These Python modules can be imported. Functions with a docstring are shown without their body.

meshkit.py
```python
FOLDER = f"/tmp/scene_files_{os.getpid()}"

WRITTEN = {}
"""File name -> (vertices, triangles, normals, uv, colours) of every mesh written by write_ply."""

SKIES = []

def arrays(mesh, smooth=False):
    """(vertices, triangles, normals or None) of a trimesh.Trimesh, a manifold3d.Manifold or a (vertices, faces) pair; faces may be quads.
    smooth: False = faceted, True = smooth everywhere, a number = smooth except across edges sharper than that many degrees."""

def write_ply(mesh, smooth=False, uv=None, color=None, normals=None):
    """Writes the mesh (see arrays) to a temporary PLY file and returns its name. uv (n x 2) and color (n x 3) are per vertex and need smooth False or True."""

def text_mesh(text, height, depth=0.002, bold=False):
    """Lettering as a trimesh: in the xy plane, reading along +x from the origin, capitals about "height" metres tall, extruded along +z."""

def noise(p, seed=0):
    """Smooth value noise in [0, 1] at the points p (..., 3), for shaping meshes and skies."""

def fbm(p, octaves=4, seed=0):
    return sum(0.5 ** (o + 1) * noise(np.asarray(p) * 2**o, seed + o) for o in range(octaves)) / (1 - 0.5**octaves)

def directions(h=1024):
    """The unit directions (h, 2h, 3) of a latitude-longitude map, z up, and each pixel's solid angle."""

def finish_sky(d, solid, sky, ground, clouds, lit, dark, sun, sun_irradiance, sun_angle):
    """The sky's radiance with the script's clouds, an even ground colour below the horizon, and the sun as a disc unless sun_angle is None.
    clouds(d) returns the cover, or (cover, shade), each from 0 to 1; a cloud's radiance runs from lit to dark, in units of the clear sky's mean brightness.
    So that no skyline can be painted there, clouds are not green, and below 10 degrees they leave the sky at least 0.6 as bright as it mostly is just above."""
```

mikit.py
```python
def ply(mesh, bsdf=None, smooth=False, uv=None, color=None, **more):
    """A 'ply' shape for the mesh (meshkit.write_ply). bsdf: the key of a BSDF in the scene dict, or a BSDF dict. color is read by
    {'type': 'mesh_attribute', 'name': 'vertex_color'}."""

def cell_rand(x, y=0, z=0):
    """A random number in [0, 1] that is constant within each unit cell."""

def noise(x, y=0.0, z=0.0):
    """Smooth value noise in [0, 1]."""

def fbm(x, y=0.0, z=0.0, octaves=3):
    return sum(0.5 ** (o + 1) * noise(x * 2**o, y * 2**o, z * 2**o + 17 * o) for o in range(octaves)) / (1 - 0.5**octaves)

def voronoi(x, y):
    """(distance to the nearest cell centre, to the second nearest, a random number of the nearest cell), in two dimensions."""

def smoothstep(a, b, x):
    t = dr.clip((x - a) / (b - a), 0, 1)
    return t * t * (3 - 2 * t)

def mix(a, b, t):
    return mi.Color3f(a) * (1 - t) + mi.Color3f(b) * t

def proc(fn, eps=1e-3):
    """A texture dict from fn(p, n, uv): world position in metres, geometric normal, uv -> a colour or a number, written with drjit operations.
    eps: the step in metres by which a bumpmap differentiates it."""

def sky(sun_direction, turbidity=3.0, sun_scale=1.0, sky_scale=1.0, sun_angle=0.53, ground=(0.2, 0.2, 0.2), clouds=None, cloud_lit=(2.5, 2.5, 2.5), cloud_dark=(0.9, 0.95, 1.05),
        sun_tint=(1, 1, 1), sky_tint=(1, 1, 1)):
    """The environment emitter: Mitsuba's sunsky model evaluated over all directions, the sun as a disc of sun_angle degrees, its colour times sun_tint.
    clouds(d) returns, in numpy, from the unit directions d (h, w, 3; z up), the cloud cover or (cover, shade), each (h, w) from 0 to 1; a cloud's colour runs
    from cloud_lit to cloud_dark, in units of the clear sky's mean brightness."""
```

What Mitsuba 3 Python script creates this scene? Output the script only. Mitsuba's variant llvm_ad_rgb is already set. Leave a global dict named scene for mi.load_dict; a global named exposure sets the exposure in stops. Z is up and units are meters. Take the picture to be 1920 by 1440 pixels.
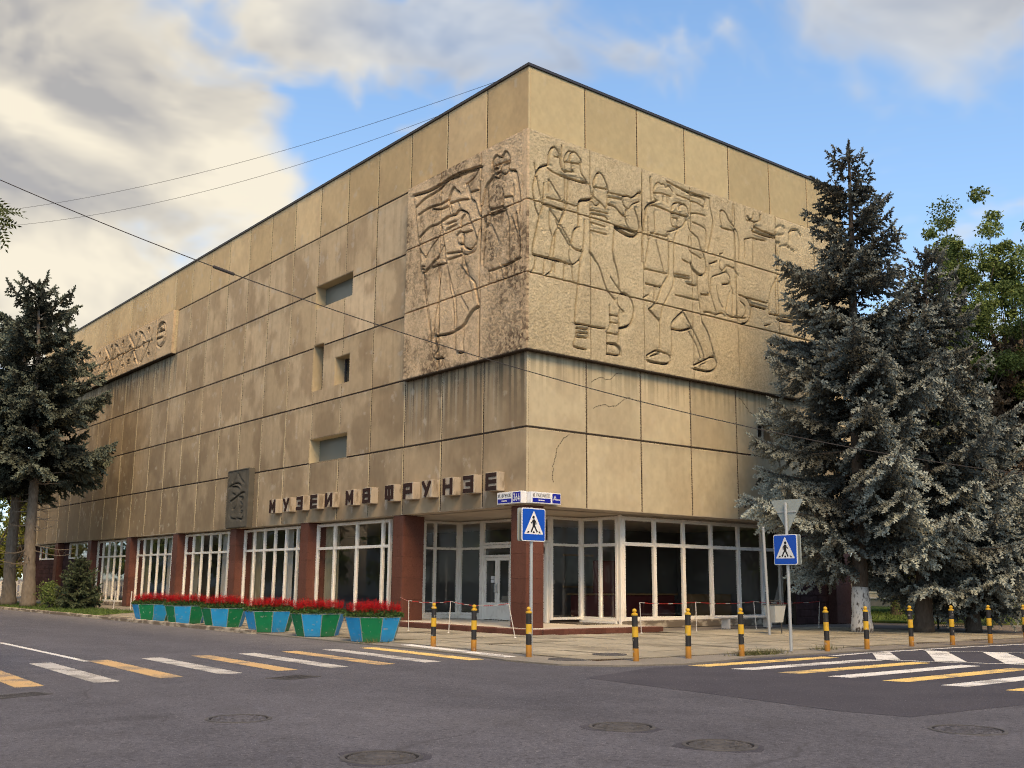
import math, random
import numpy as np, trimesh, drjit as dr, mitsuba as mi
import mikit, meshkit
from mikit import proc, noise, fbm, voronoi, cell_rand, smoothstep, mix
from shapely.geometry import Polygon, box as sbox, Point, LineString
from scipy.spatial import cKDTree

scene, labels = {'type': 'scene'}, {}
T = mi.ScalarTransform4f
rng = np.random.default_rng(7)
random.seed(7)

# ------------------------------------------------------------------ camera, sky, exposure
CAM = np.array([-21.431, -25.977, 1.62])
FWD = np.array([0.61389, 0.76678, 0.18756])
UP = np.array([-0.12398, -0.14100, 0.98222])
scene['camera'] = {'type': 'perspective', 'fov': 52.436, 'fov_axis': 'x', 'near_clip': 0.1, 'far_clip': 3000.0,
                   'to_world': T().look_at(origin=CAM.tolist(), target=(CAM + FWD).tolist(), up=UP.tolist())}



LIT, DARK = (1.50, 1.36, 1.08), (0.70, 0.675, 0.66)


def clouds(d):
    az = np.degrees(np.arctan2(d[..., 0], d[..., 1]))          # 0 = +y, 90 = +x
    el = np.degrees(np.arcsin(np.clip(d[..., 2], -1, 1)))
    k = 1.0 / np.maximum(d[..., 2] + 0.42, 0.06)
    q = np.stack([d[..., 0] * k, d[..., 1] * k, 0 * k], -1)
    w1 = meshkit.fbm(q * 4.0 + 31.0, 3)[..., None] - 0.5
    w2 = meshkit.fbm(q * 4.0 + 77.0, 3)[..., None] - 0.5
    qa = q + np.concatenate([w1, w2, 0 * w1], -1) * 0.16
    # turned so that the banks run down to the right as seen from the street
    c, s = math.cos(-0.35), math.sin(-0.35)
    qs = np.stack([qa[..., 0] * c + qa[..., 1] * s, (-qa[..., 0] * s + qa[..., 1] * c) * 1.7, 0 * k], -1)
    big = meshkit.fbm(qs * 2.2 + 3.7, 3) - 0.5
    mid = meshkit.fbm(qs * 7.0 + 11.0, 4) - 0.5
    bil = 0.5 - sum(np.abs(meshkit.noise(qa * f_ + 9.0, i_) - 0.5) * 2 * 0.5 ** (i_ + 1) for i_, f_ in enumerate((9.0, 19.0, 40.0, 85.0)))
    fine = meshkit.fbm(qa * 34.0 + 5.0, 4) - 0.5

    def blob(a0, e0, ra, re, tilt=0.0):
        da = (az - a0 + 180) % 360 - 180
        de = el - e0
        cc, ss = math.cos(math.radians(tilt)), math.sin(math.radians(tilt))
        x, y = (da * cc + de * ss) / ra, (-da * ss + de * cc) / re
        return np.exp(-(x * x + y * y))

    bias = (0.33 * blob(10, 28, 11, 5.6, -14) + 0.40 * blob(17, 21.8, 9.5, 2.6, -14) + 0.46 * blob(12, 14.0, 10, 4.2, -8) + 0.34 * blob(26.0, 28.5, 3.6, 4.2, -38)
            + 0.32 * blob(33, 29.8, 7, 2.6, -6) + 0.30 * blob(42, 28.4, 7, 2.1, -8) + 0.40 * blob(66, 30, 11, 4.2, 4) - 0.20 * blob(50, 20, 9, 5.5) - 0.44 * blob(27.5, 24.2, 4.2, 2.0, -26) + 0.46 * blob(-45, 24, 48, 20) + 0.10 * blob(60, 23, 9, 2.5))  # the wide bank far left is out of view, strengthened to brighten the left facade
    v = 0.16 + bias + 0.40 * big + 0.30 * mid + (0.26 + 0.22 * blob(35, 29, 12, 4)) * bil + (0.16 + 0.16 * blob(35, 29, 12, 4)) * fine
    cover = np.clip((v - 0.20) / 0.30, 0, 1)
    cover = cover * cover * (3 - 2 * cover)
    thick = np.clip((v - 0.42) / 0.30, 0, 1)
    under = meshkit.fbm(qs * 3.6 + 50.0, 4) - 0.5
    shade = np.clip(0.45 + 0.36 * thick + 1.1 * under - 0.8 * bil + 0.5 * fine - 0.95 * blob(23.5, 21.2, 4.5, 1.7, -24) - 0.85 * blob(13.0, 22.6, 7, 0.9, -16) - 0.75 * blob(12, 15.0, 10, 2.8)
                    + 0.42 * blob(11, 27.5, 11, 4.4, -10) + 0.50 * blob(14, 19.3, 7, 1.3, -12) + 0.45 * blob(66, 30, 12, 5), 0, 1)
    veil = 1.0 - 0.45 * np.clip(blob(54, 25, 16, 9) + blob(36, 30, 9, 3), 0, 1)
    return 0.97 * cover * veil, shade


scene['sky'] = mikit.sky([-0.30, -0.72, 0.80], turbidity=3.0, sun_scale=0.30, sun_angle=26, clouds=clouds,
                         cloud_lit=LIT, cloud_dark=DARK, sky_tint=(1.06, 1.0, 0.92), sun_tint=(1.0, 0.84, 0.58), ground=(0.14, 0.14, 0.13))
exposure = 2.95

# ------------------------------------------------------------------ helpers
_count = {}


def numbered(key):
    n = _count.get(key, 0)
    _count[key] = n + 1
    return key if n == 0 else f'{key}_{n:03d}'


def thing(name, label, cat, group=None):
    key = numbered(name)
    labels[key] = {'label': label, 'category': cat}
    if group:
        labels[key]['group'] = group
    return key


def obj(name, mesh, mat, parent=None, smooth=False, color=None, uv=None, label=None, kind=None):
    key = numbered(f'{parent}__{name}' if parent else name)
    scene[key] = mikit.ply(mesh, mat, smooth=smooth, color=color, uv=uv)
    if label or kind:
        labels.setdefault(key, {})
        if label:
            labels[key]['label'] = label
        if kind:
            labels[key]['kind'] = kind
    return key


def struct(name, mesh, mat, label=None, **k):
    return obj(name, mesh, mat, None, label=label, kind='structure', **k)


def cat(ms):
    return trimesh.util.concatenate([m for m in ms if m is not None])


def bx(x0, x1, y0, y1, z0, z1):
    m = trimesh.creation.box([abs(x1 - x0), abs(y1 - y0), abs(z1 - z0)])
    m.apply_translation([(x0 + x1) / 2, (y0 + y1) / 2, (z0 + z1) / 2])
    return m


def cbx(x0, x1, y0, y1, z0, z1, b=0.01):
    """box with chamfered edges"""
    x0, x1, y0, y1, z0, z1 = min(x0, x1), max(x0, x1), min(y0, y1), max(y0, y1), min(z0, z1), max(z0, z1)
    p = []
    for i in range(3):
        for sx in (0, 1):
            for sy in (0, 1):
                for sz in (0, 1):
                    q = [x1 if sx else x0, y1 if sy else y0, z1 if sz else z0]
                    for j in range(3):
                        if j != i:
                            q[j] += (-b if (sx, sy, sz)[j] else b)
                    p.append(q)
    return trimesh.convex.convex_hull(np.array(p))


def tube(pts, r, sides=8, caps=True):
    p = np.asarray(pts, float)
    r = np.broadcast_to(np.asarray(r, float), (len(p),))
    t = np.gradient(p, axis=0)
    t /= np.linalg.norm(t, axis=1, keepdims=True) + 1e-12
    ref = np.array([0, 0, 1.0]) if abs(t[0, 2]) < 0.9 else np.array([1.0, 0, 0])
    a = np.cross(t, ref)
    a /= np.linalg.norm(a, axis=1, keepdims=True) + 1e-12
    b = np.cross(t, a)
    ang = np.arange(sides) * 2 * np.pi / sides
    v = p[:, None] + r[:, None, None] * (np.cos(ang)[None, :, None] * a[:, None] + np.sin(ang)[None, :, None] * b[:, None])
    n = len(p)
    i, j = np.meshgrid(np.arange(n - 1), np.arange(sides), indexing='ij')
    q = np.stack([i * sides + j, i * sides + (j + 1) % sides, (i + 1) * sides + (j + 1) % sides, (i + 1) * sides + j], -1).reshape(-1, 4)
    f = np.vstack([q[:, [0, 2, 1]], q[:, [0, 3, 2]]])
    v = v.reshape(-1, 3)
    if caps:
        v = np.vstack([v, p[0], p[-1]])
        k = np.arange(sides)
        f = np.vstack([f, np.stack([k, (k + 1) % sides, k * 0 + len(v) - 2], 1), np.stack([(n - 1) * sides + (k + 1) % sides, (n - 1) * sides + k, k * 0 + len(v) - 1], 1)])
    return trimesh.Trimesh(v, f, process=False)


def lathe(profile, sides=24, at=(0, 0, 0)):
    pr = np.asarray(profile, float)
    ang = np.arange(sides) * 2 * np.pi / sides
    v = np.stack([pr[:, None, 0] * np.cos(ang), pr[:, None, 0] * np.sin(ang), np.repeat(pr[:, 1:2], sides, 1)], -1).reshape(-1, 3)
    i, j = np.meshgrid(np.arange(len(pr) - 1), np.arange(sides), indexing='ij')
    q = np.stack([i * sides + j, i * sides + (j + 1) % sides, (i + 1) * sides + (j + 1) % sides, (i + 1) * sides + j], -1).reshape(-1, 4)
    m = trimesh.Trimesh(v + np.asarray(at), np.vstack([q[:, [0, 1, 2]], q[:, [0, 2, 3]]]), process=False)
    return m


def cyl(p0, p1, r, sides=16):
    return tube([p0, p1], r, sides)


def sph(c, r, sub=2):
    m = trimesh.creation.icosphere(sub, r)
    m.apply_translation(c)
    return m


def ext(poly, z0, z1):
    ms = []
    for g in getattr(poly, 'geoms', [poly]):
        if g.is_empty or g.area < 1e-6:
            continue
        m = trimesh.creation.extrude_polygon(g, z1 - z0, engine='earcut')
        m.apply_translation([0, 0, z0])
        ms.append(m)
    return cat(ms)


def mapL(m):
    """facade coordinates (u, z, outward depth) -> the street facade, plane x = 0, u = y"""
    v = np.asarray(m.vertices)
    return trimesh.Trimesh(np.stack([-v[:, 2], v[:, 0], v[:, 1]], 1), np.asarray(m.faces)[:, ::-1], process=False)


def mapR(m):
    """facade coordinates (u, z, outward depth) -> the corner facade, plane y = 0, u = x"""
    v = np.asarray(m.vertices)
    return trimesh.Trimesh(np.stack([v[:, 0], -v[:, 2], v[:, 1]], 1), np.asarray(m.faces), process=False)


def slab(u0, u1, z0, z1, d0, d1, b=0.012):
    """rectangular piece in facade coordinates with a bevelled outer edge"""
    def ring(i, d):
        return [[u0 + i, z0 + i, d], [u1 - i, z0 + i, d], [u1 - i, z1 - i, d], [u0 + i, z1 - i, d]]
    v = np.array(ring(0, d0) + ring(0, d1 - b) + ring(b, d1))
    f = []
    for a in (0, 4):
        for k in range(4):
            n = (k + 1) % 4
            f += [[a + k, a + n, a + 4 + n], [a + k, a + 4 + n, a + 4 + k]]
    f += [[8, 9, 10], [8, 10, 11]]
    return trimesh.Trimesh(v, np.array(f), process=False)


def placed(mesh, x_axis, y_axis, z_axis, origin):
    m = mesh.copy()
    M = np.eye(4)
    M[:3, 0], M[:3, 1], M[:3, 2], M[:3, 3] = x_axis, y_axis, z_axis, origin
    m.apply_transform(M)
    return m


def text_fit(t, w, h, depth, bold=True):
    """lettering scaled to w x h, lower left corner at the origin"""
    m = meshkit.text_mesh(t, 0.5, depth, bold)
    lo, hi = m.bounds
    v = np.asarray(m.vertices).copy()
    v[:, 0] = (v[:, 0] - lo[0]) / (hi[0] - lo[0]) * w
    v[:, 1] = (v[:, 1] - lo[1]) / (hi[1] - lo[1]) * h
    return trimesh.Trimesh(v, m.faces, process=False)

# ------------------------------------------------------------------ materials
def bsdf(name, b, two=True):
    scene[name] = {'type': 'twosided', 'b': b} if two else b
    return name


def rgb(*c):
    return {'type': 'rgb', 'value': list(c)}


def plain(name, c, rough=0.6, spec=0.3, metal=0.0):
    return bsdf(name, {'type': 'principled', 'base_color': rgb(*c), 'roughness': rough, 'specular': spec, 'metallic': metal})


def tex(name, fn, rough=0.85, spec=0.2, bump=None, scale=1.0, eps=1e-3):
    b = {'type': 'principled', 'base_color': proc(fn), 'roughness': rough, 'specular': spec}
    if bump is not None:
        b = {'type': 'bumpmap', 'arbitrary': proc(bump, eps), 'scale': scale, 'bsdf': b}
    return bsdf(name, b)


def concrete_fn(p, n, uv):
    left = dr.abs(n.x) > dr.abs(n.y)
    h = dr.select(left, p.y, p.x)
    cell = dr.select(left, (p.y + 0.1275) / 2.5, p.x / 2.6655 + 50)
    row = (19.5 - p.z) / 2.57
    r1 = cell_rand(dr.floor(cell), dr.floor(row), 3)
    r2 = cell_rand(dr.floor(cell), dr.floor(row), 9)
    fu = cell - dr.floor(cell)
    fz = row - dr.floor(row)
    blot = fbm(h * 0.9 + 7 * r1, p.z * 0.7 + 5 * r2, 2.0, 4)
    fine = fbm(h * 6.0, p.z * 5.0, 1.0, 3)
    streak = fbm(h * 5.5 + 3 * r1, p.z * 0.32, 4.0, 3)
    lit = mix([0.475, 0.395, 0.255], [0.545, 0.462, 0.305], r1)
    old = mix([0.485, 0.368, 0.228], [0.60, 0.470, 0.310], r1)  # left facade base warmed and lifted in colour to offset its weaker, bluer light
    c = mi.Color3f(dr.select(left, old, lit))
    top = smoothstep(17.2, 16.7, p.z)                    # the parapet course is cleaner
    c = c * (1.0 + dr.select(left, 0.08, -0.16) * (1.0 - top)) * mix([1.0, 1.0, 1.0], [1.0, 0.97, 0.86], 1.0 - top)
    grey = smoothstep(0.38, 0.62, blot) * dr.select(left, 0.62, 0.20) * (0.35 + 0.65 * top)
    c = mix(c, [0.31, 0.22, 0.135], grey)
    soot = smoothstep(0.52, 0.78, streak) * dr.select(left, 0.20, 0.06) * (0.25 + 0.75 * top)
    c = mix(c, [0.22, 0.155, 0.095], soot)
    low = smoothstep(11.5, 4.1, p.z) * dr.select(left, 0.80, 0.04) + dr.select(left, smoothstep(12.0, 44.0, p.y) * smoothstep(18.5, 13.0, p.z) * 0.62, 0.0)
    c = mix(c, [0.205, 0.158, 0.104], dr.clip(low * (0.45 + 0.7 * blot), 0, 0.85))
    # run-off below the projecting reliefs and along the joints
    runl = dr.select(left & (p.y < 7.3), 1.0, 0.0) * smoothstep(6.0, 9.3, p.z) * smoothstep(9.6, 9.2, p.z)
    runo = dr.select(left & (p.y > 31.5), 1.0, 0.0) * smoothstep(11.6, 14.4, p.z) * smoothstep(14.6, 14.3, p.z)
    runr = dr.select(left, 0.0, 1.0) * smoothstep(7.6, 9.3, p.z) * smoothstep(9.6, 9.2, p.z) * 0.55
    st2 = smoothstep(0.42, 0.66, fbm(h * 9.0, p.z * 0.14, 8.0, 3))
    c = mix(c, [0.105, 0.092, 0.066], dr.clip((runl + runo) * (0.25 + 0.65 * st2) + runr * st2 * 0.8, 0, 0.9))
    pale = smoothstep(0.60, 0.78, fbm(h * 7.0 + 40, p.z * 0.25, 1.0, 2)) * (runl + runo) * 0.5
    c = mix(c, [0.46, 0.42, 0.34], pale)
    edge = smoothstep(0.045, 0.012, dr.minimum(fu, 1 - fu)) * (0.25 + 0.6 * streak) * smoothstep(0.25, 0.75, fbm(h * 1.1, p.z * 0.45, 14.0, 3))
    c = mix(c, [0.56, 0.47, 0.35], edge * dr.select(left, 0.85, 0.12))
    joint = smoothstep(0.16, 0.0, fz) * (0.2 + streak) * 0.30 * top
    c = mix(c, [0.18, 0.155, 0.11], joint)
    c = c * (0.88 + 0.24 * r2)
    spot = smoothstep(0.66, 0.82, fbm(h * 2.7 + 3.0, p.z * 2.4, 5.0, 5)) * dr.select(left, 0.45, 0.15)
    c = mix(c, [0.52, 0.46, 0.37], spot)
    return c * (0.90 + 0.20 * fine)


def concrete_bump(p, n, uv):
    h = p.x + p.y
    return 0.4 * fbm(h * 30, p.z * 30, 1.0, 2) + 0.6 * fbm(h * 3, p.z * 3, 2.0, 2)


tex('mat_concrete', concrete_fn, 0.9, 0.15, concrete_bump, 0.006)


def relief_fn(p, n, uv):
    left = p.x < -0.16
    h = dr.select(left, p.y, p.x + 30)
    a = fbm(h * 0.8, p.z * 0.6, 3.0, 4)
    b = fbm(h * 9, p.z * 9, 1.0, 3)
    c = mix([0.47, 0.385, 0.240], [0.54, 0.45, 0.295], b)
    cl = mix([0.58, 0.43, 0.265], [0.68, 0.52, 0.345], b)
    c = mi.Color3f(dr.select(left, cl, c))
    pit = smoothstep(0.30, 0.66, fbm(h * 11 + 2 * noise(p.z * 5, h * 4), p.z * 10, 2.0, 3))
    dirt = smoothstep(0.36, 0.70, a + 0.26 * (fbm(h * 3.0, p.z * 0.8, 6.0, 3) - 0.5)) * dr.select(left, 0.88, 0.22)
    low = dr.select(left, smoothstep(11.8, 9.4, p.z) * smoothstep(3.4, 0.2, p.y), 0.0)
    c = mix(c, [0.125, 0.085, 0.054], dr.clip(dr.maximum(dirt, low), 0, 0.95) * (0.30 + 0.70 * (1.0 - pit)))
    grain = noise(h * 21, p.z * 21, 1.0) * 0.6 + noise(h * 47, p.z * 47, 3.0) * 0.4
    c = c * (0.72 + 0.56 * grain)
    orn = dr.select(p.y > 20, 0.55, 0.0) * dr.select(left, 1.0, 0.0)
    c = mix(c, [0.55, 0.42, 0.27], orn)
    return c


def relief_bump(p, n, uv):
    h = p.x + p.y
    return fbm(h * 26 + 2 * noise(p.z * 9, h * 8), p.z * 24, 1.0, 3)


tex('mat_relief', relief_fn, 0.95, 0.1, relief_bump, 0.05, 3e-3)


def granite_fn(p, n, uv):
    h = p.x * 1.0 + p.y * 1.03
    s = noise(h * 55, p.z * 55, p.x * 40)
    t = fbm(h * 16, p.z * 16, 2.0, 3)
    k = cell_rand(dr.floor(p.y / 0.74 + p.x / 0.9), dr.floor((p.z - 0.2) / 0.78), 5)
    c = mix([0.100, 0.038, 0.026], [0.158, 0.067, 0.048], 0.55 * s + 0.45 * t)
    c = mix(c, [0.075, 0.026, 0.019], smoothstep(0.55, 0.8, t) * 0.6)
    c = mix(c, [0.22, 0.11, 0.08], smoothstep(0.80, 0.95, s) * 0.4)
    stain = smoothstep(0.5, 0.75, fbm(h * 2.2, p.z * 0.5, 7.0, 3)) * 0.35
    return mix(c * (0.82 + 0.36 * k), [0.17, 0.08, 0.055], stain * 0.6)


tex('mat_granite', granite_fn, 0.45, 0.2)
tex('mat_granite_shaded', lambda p, n, uv: mix([0.050, 0.024, 0.022], [0.095, 0.048, 0.043], fbm((p.x + p.y) * 20, p.z * 20, 2.0, 3)), 0.5, 0.3)  # same granite, darkened: the shade of the spruces put into its colour


def block_fn(p, n, uv):
    h = p.x + p.y
    k = cell_rand(dr.floor(h / 0.6), dr.floor(p.z / 0.28), 2)
    t = fbm(h * 7, p.z * 9, 1.0, 4)
    c = mix([0.042, 0.020, 0.019], [0.070, 0.036, 0.034], t)
    return c * (0.75 + 0.5 * k)


tex('mat_block', block_fn, 0.8, 0.2, lambda p, n, uv: fbm((p.x + p.y) * 14, p.z * 14, 1.0, 3), 0.03)


def asphalt_fn(p, n, uv):
    g = noise(p.x * 95, p.y * 95)
    g2 = noise(p.x * 41, p.y * 41, 3.0)
    a = fbm(p.x * 0.35, p.y * 0.28, 1.0, 4)
    b = fbm(p.x * 2.3, p.y * 2.1, 5.0, 4)
    c = mix([0.066, 0.066, 0.078], [0.090, 0.089, 0.102], a)
    c = c * (0.82 + 0.36 * b)
    c = c * (0.66 + 0.50 * g + 0.24 * g2)
    c = mix(c, [0.32, 0.31, 0.29], smoothstep(0.90, 0.98, g) * 0.45)
    g3 = noise(p.x * 24, p.y * 24, 7.0)
    c = c * (0.86 + 0.28 * g3)
    c = mix(c, [0.028, 0.027, 0.030], smoothstep(0.74, 0.90, noise(p.x * 33, p.y * 33, 4.0)) * 0.5)
    lane = noise(p.x * 0.9 + 3, p.y * 0.06, 2.0)
    c = c * (0.92 + 0.14 * lane)
    wx, wy = p.x + 0.7 * fbm(p.x * 0.8, p.y * 0.8, 2.0, 4), p.y + 0.7 * fbm(p.x * 0.8, p.y * 0.8, 9.0, 4)
    d1, d2, _ = voronoi(wx * 0.20, wy * 0.26)
    crack = smoothstep(0.012, 0.003, d2 - d1) * smoothstep(0.42, 0.62, fbm(p.x * 0.45, p.y * 0.5, 4.0, 3))
    c = mix(c, [0.030, 0.028, 0.028], crack * 0.32)
    oil = smoothstep(0.60, 0.85, fbm(p.x * 1.1, p.y * 0.9, 12.0, 5))
    c = mix(c, [0.075, 0.072, 0.074], oil * 0.2)
    dust = smoothstep(-10.5, -7.2, p.x) * smoothstep(-9.0, -6.0, p.y) * 0.35
    return mix(c, [0.21, 0.19, 0.165], dust * (0.4 + 0.6 * b))


def asphalt_bump(p, n, uv):
    return noise(p.x * 70, p.y * 70) + 0.7 * noise(p.x * 31, p.y * 31, 2.0)


tex('mat_asphalt', asphalt_fn, 0.9, 0.2, asphalt_bump, 0.004)


def newer_fn(p, n, uv):
    g = noise(p.x * 88, p.y * 88)
    b = fbm(p.x * 1.3, p.y * 1.6, 5.0, 4)
    c = mix([0.044, 0.043, 0.053], [0.062, 0.060, 0.071], b) * (0.75 + 0.5 * g)
    return mix(c, [0.3, 0.29, 0.28], smoothstep(0.92, 0.99, g) * 0.4)


tex('mat_asphalt_new', newer_fn, 0.9, 0.2, asphalt_bump, 0.004)


def pave_fn(p, n, uv):
    k = cell_rand(dr.floor((p.x + 40) / 1.5), dr.floor((p.y + 40) / 1.5), 3)
    b = fbm(p.x * 1.1, p.y * 1.1, 1.0, 4)
    g = fbm(p.x * 14, p.y * 14, 1.0, 3)
    c = mix([0.20, 0.180, 0.138], [0.275, 0.247, 0.190], b) * (0.86 + 0.26 * k) * (0.86 + 0.28 * g)
    st = smoothstep(0.55, 0.78, fbm(p.x * 0.9 + 20, p.y * 0.8, 3.0, 4))
    return mix(c, [0.11, 0.096, 0.073], st * 0.6)


tex('mat_paving', pave_fn, 0.92, 0.15, lambda p, n, uv: fbm(p.x * 25, p.y * 25, 1.0, 3), 0.006)


def apron_fn(p, n, uv):
    b = fbm(p.x * 0.8, p.y * 0.8, 1.0, 5)
    g = noise(p.x * 60, p.y * 60)
    c = mix([0.145, 0.134, 0.118], [0.205, 0.187, 0.160], b) * (0.85 + 0.3 * g)
    far = smoothstep(2.0, 9.0, p.x)
    return mix(c, mix([0.115, 0.10, 0.085], [0.16, 0.14, 0.12], b), far)


tex('mat_apron', apron_fn, 0.95, 0.1, asphalt_bump, 0.004)


def paint_fn(col, old=0.0):
    def fn(p, n, uv):
        b = fbm(p.x * 3.1, p.y * 2.7, 2.0, 4)
        g = noise(p.x * 75, p.y * 75)
        wear = smoothstep(0.52, 0.80, b + 0.35 * (g - 0.5) + 0.18 * noise(p.x * 1.1, p.y * 0.7, 8.0) - 0.06 + old)
        return mix(mi.Color3f(col) * (0.84 + 0.25 * b), [0.13, 0.125, 0.12], wear * 0.75)
    return fn


tex('mat_paint_white', paint_fn([0.60, 0.59, 0.56]), 0.75, 0.2)
tex('mat_paint_yellow', paint_fn([0.66, 0.46, 0.16]), 0.75, 0.2)
tex('mat_paint_white_worn', paint_fn([0.42, 0.405, 0.38], 0.07), 0.8, 0.2)
tex('mat_paint_yellow_worn', paint_fn([0.46, 0.31, 0.15], 0.07), 0.8, 0.2)


def grass_fn(p, n, uv):
    b = fbm(p.x * 1.2, p.y * 1.2, 1.0, 4)
    g = noise(p.x * 23, p.y * 23)
    c = mix([0.045, 0.070, 0.020], [0.095, 0.130, 0.035], b) * (0.7 + 0.6 * g)
    return mix(c, [0.14, 0.115, 0.075], smoothstep(0.62, 0.8, fbm(p.x * 0.7, p.y * 0.7, 5.0, 3)) * 0.7)


tex('mat_lawn', grass_fn, 1.0, 0.0)


def bark_fn(p, n, uv):
    a = fbm(p.x * 14, p.y * 14, p.z * 3.2, 4)
    k = noise(p.x * 40, p.y * 40, p.z * 14)
    return mix([0.060, 0.046, 0.036], [0.165, 0.132, 0.105], a * 0.7 + 0.3 * k)


tex('mat_bark', bark_fn, 0.95, 0.1, lambda p, n, uv: fbm(p.x * 22, p.y * 22, p.z * 6, 3), 0.05)
tex('mat_bark_light', lambda p, n, uv: mix([0.13, 0.105, 0.082], [0.27, 0.225, 0.18], fbm(p.x * 12, p.y * 12, p.z * 5, 4)), 0.95, 0.1)
tex('mat_whitewash', lambda p, n, uv: mix([0.62, 0.59, 0.55], [0.10, 0.08, 0.065], smoothstep(0.54, 0.74, fbm(p.x * 19, p.y * 19, p.z * 7, 4) + 0.14 * smoothstep(0.5, 0.0, p.z))), 0.95, 0.1)


def enamel(name, col, dirt=(0.10, 0.085, 0.06), amount=0.45):
    def fn(p, n, uv):
        b = fbm(p.x * 5, p.y * 5, p.z * 4, 4)
        low = smoothstep(0.30, 0.04, p.z)
        chip = smoothstep(0.70, 0.76, fbm(p.x * 13, p.y * 13, p.z * 13, 3))
        c = mi.Color3f(list(col)) * (0.85 + 0.3 * b)
        c = mix(c, dirt, dr.clip(low * (0.35 + b) * 0.8 + smoothstep(0.58, 0.8, b) * 0.5, 0, 1) * amount)
        return mix(c, [0.40, 0.38, 0.34], chip * 0.6)
    return tex(name, fn, 0.5, 0.4)


enamel('mat_planter_blue', (0.022, 0.29, 0.60), amount=0.35)
enamel('mat_planter_green', (0.006, 0.185, 0.070), amount=0.35)
plain('mat_planter_edge', (0.22, 0.27, 0.27), 0.6)
enamel('mat_bollard_yellow', (0.60, 0.36, 0.025), (0.25, 0.13, 0.03), 0.6)
enamel('mat_bollard_amber', (0.46, 0.21, 0.020), (0.20, 0.09, 0.03), 0.8)
enamel('mat_bollard_black', (0.022, 0.020, 0.020), (0.06, 0.05, 0.04), 0.6)
tex('mat_soffit', lambda p, n, uv: mix([0.36, 0.31, 0.25], [0.47, 0.42, 0.34], fbm(p.x * 1.5, p.y * 1.5, 1.0, 4)), 0.9, 0.1)
tex('mat_frame', lambda p, n, uv: mix([0.85, 0.795, 0.70], [0.50, 0.43, 0.35], smoothstep(0.58, 0.82, fbm((p.x + p.y) * 4.0, p.z * 3.0, 2.0, 4)) * 0.35), 0.5, 0.35)
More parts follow.
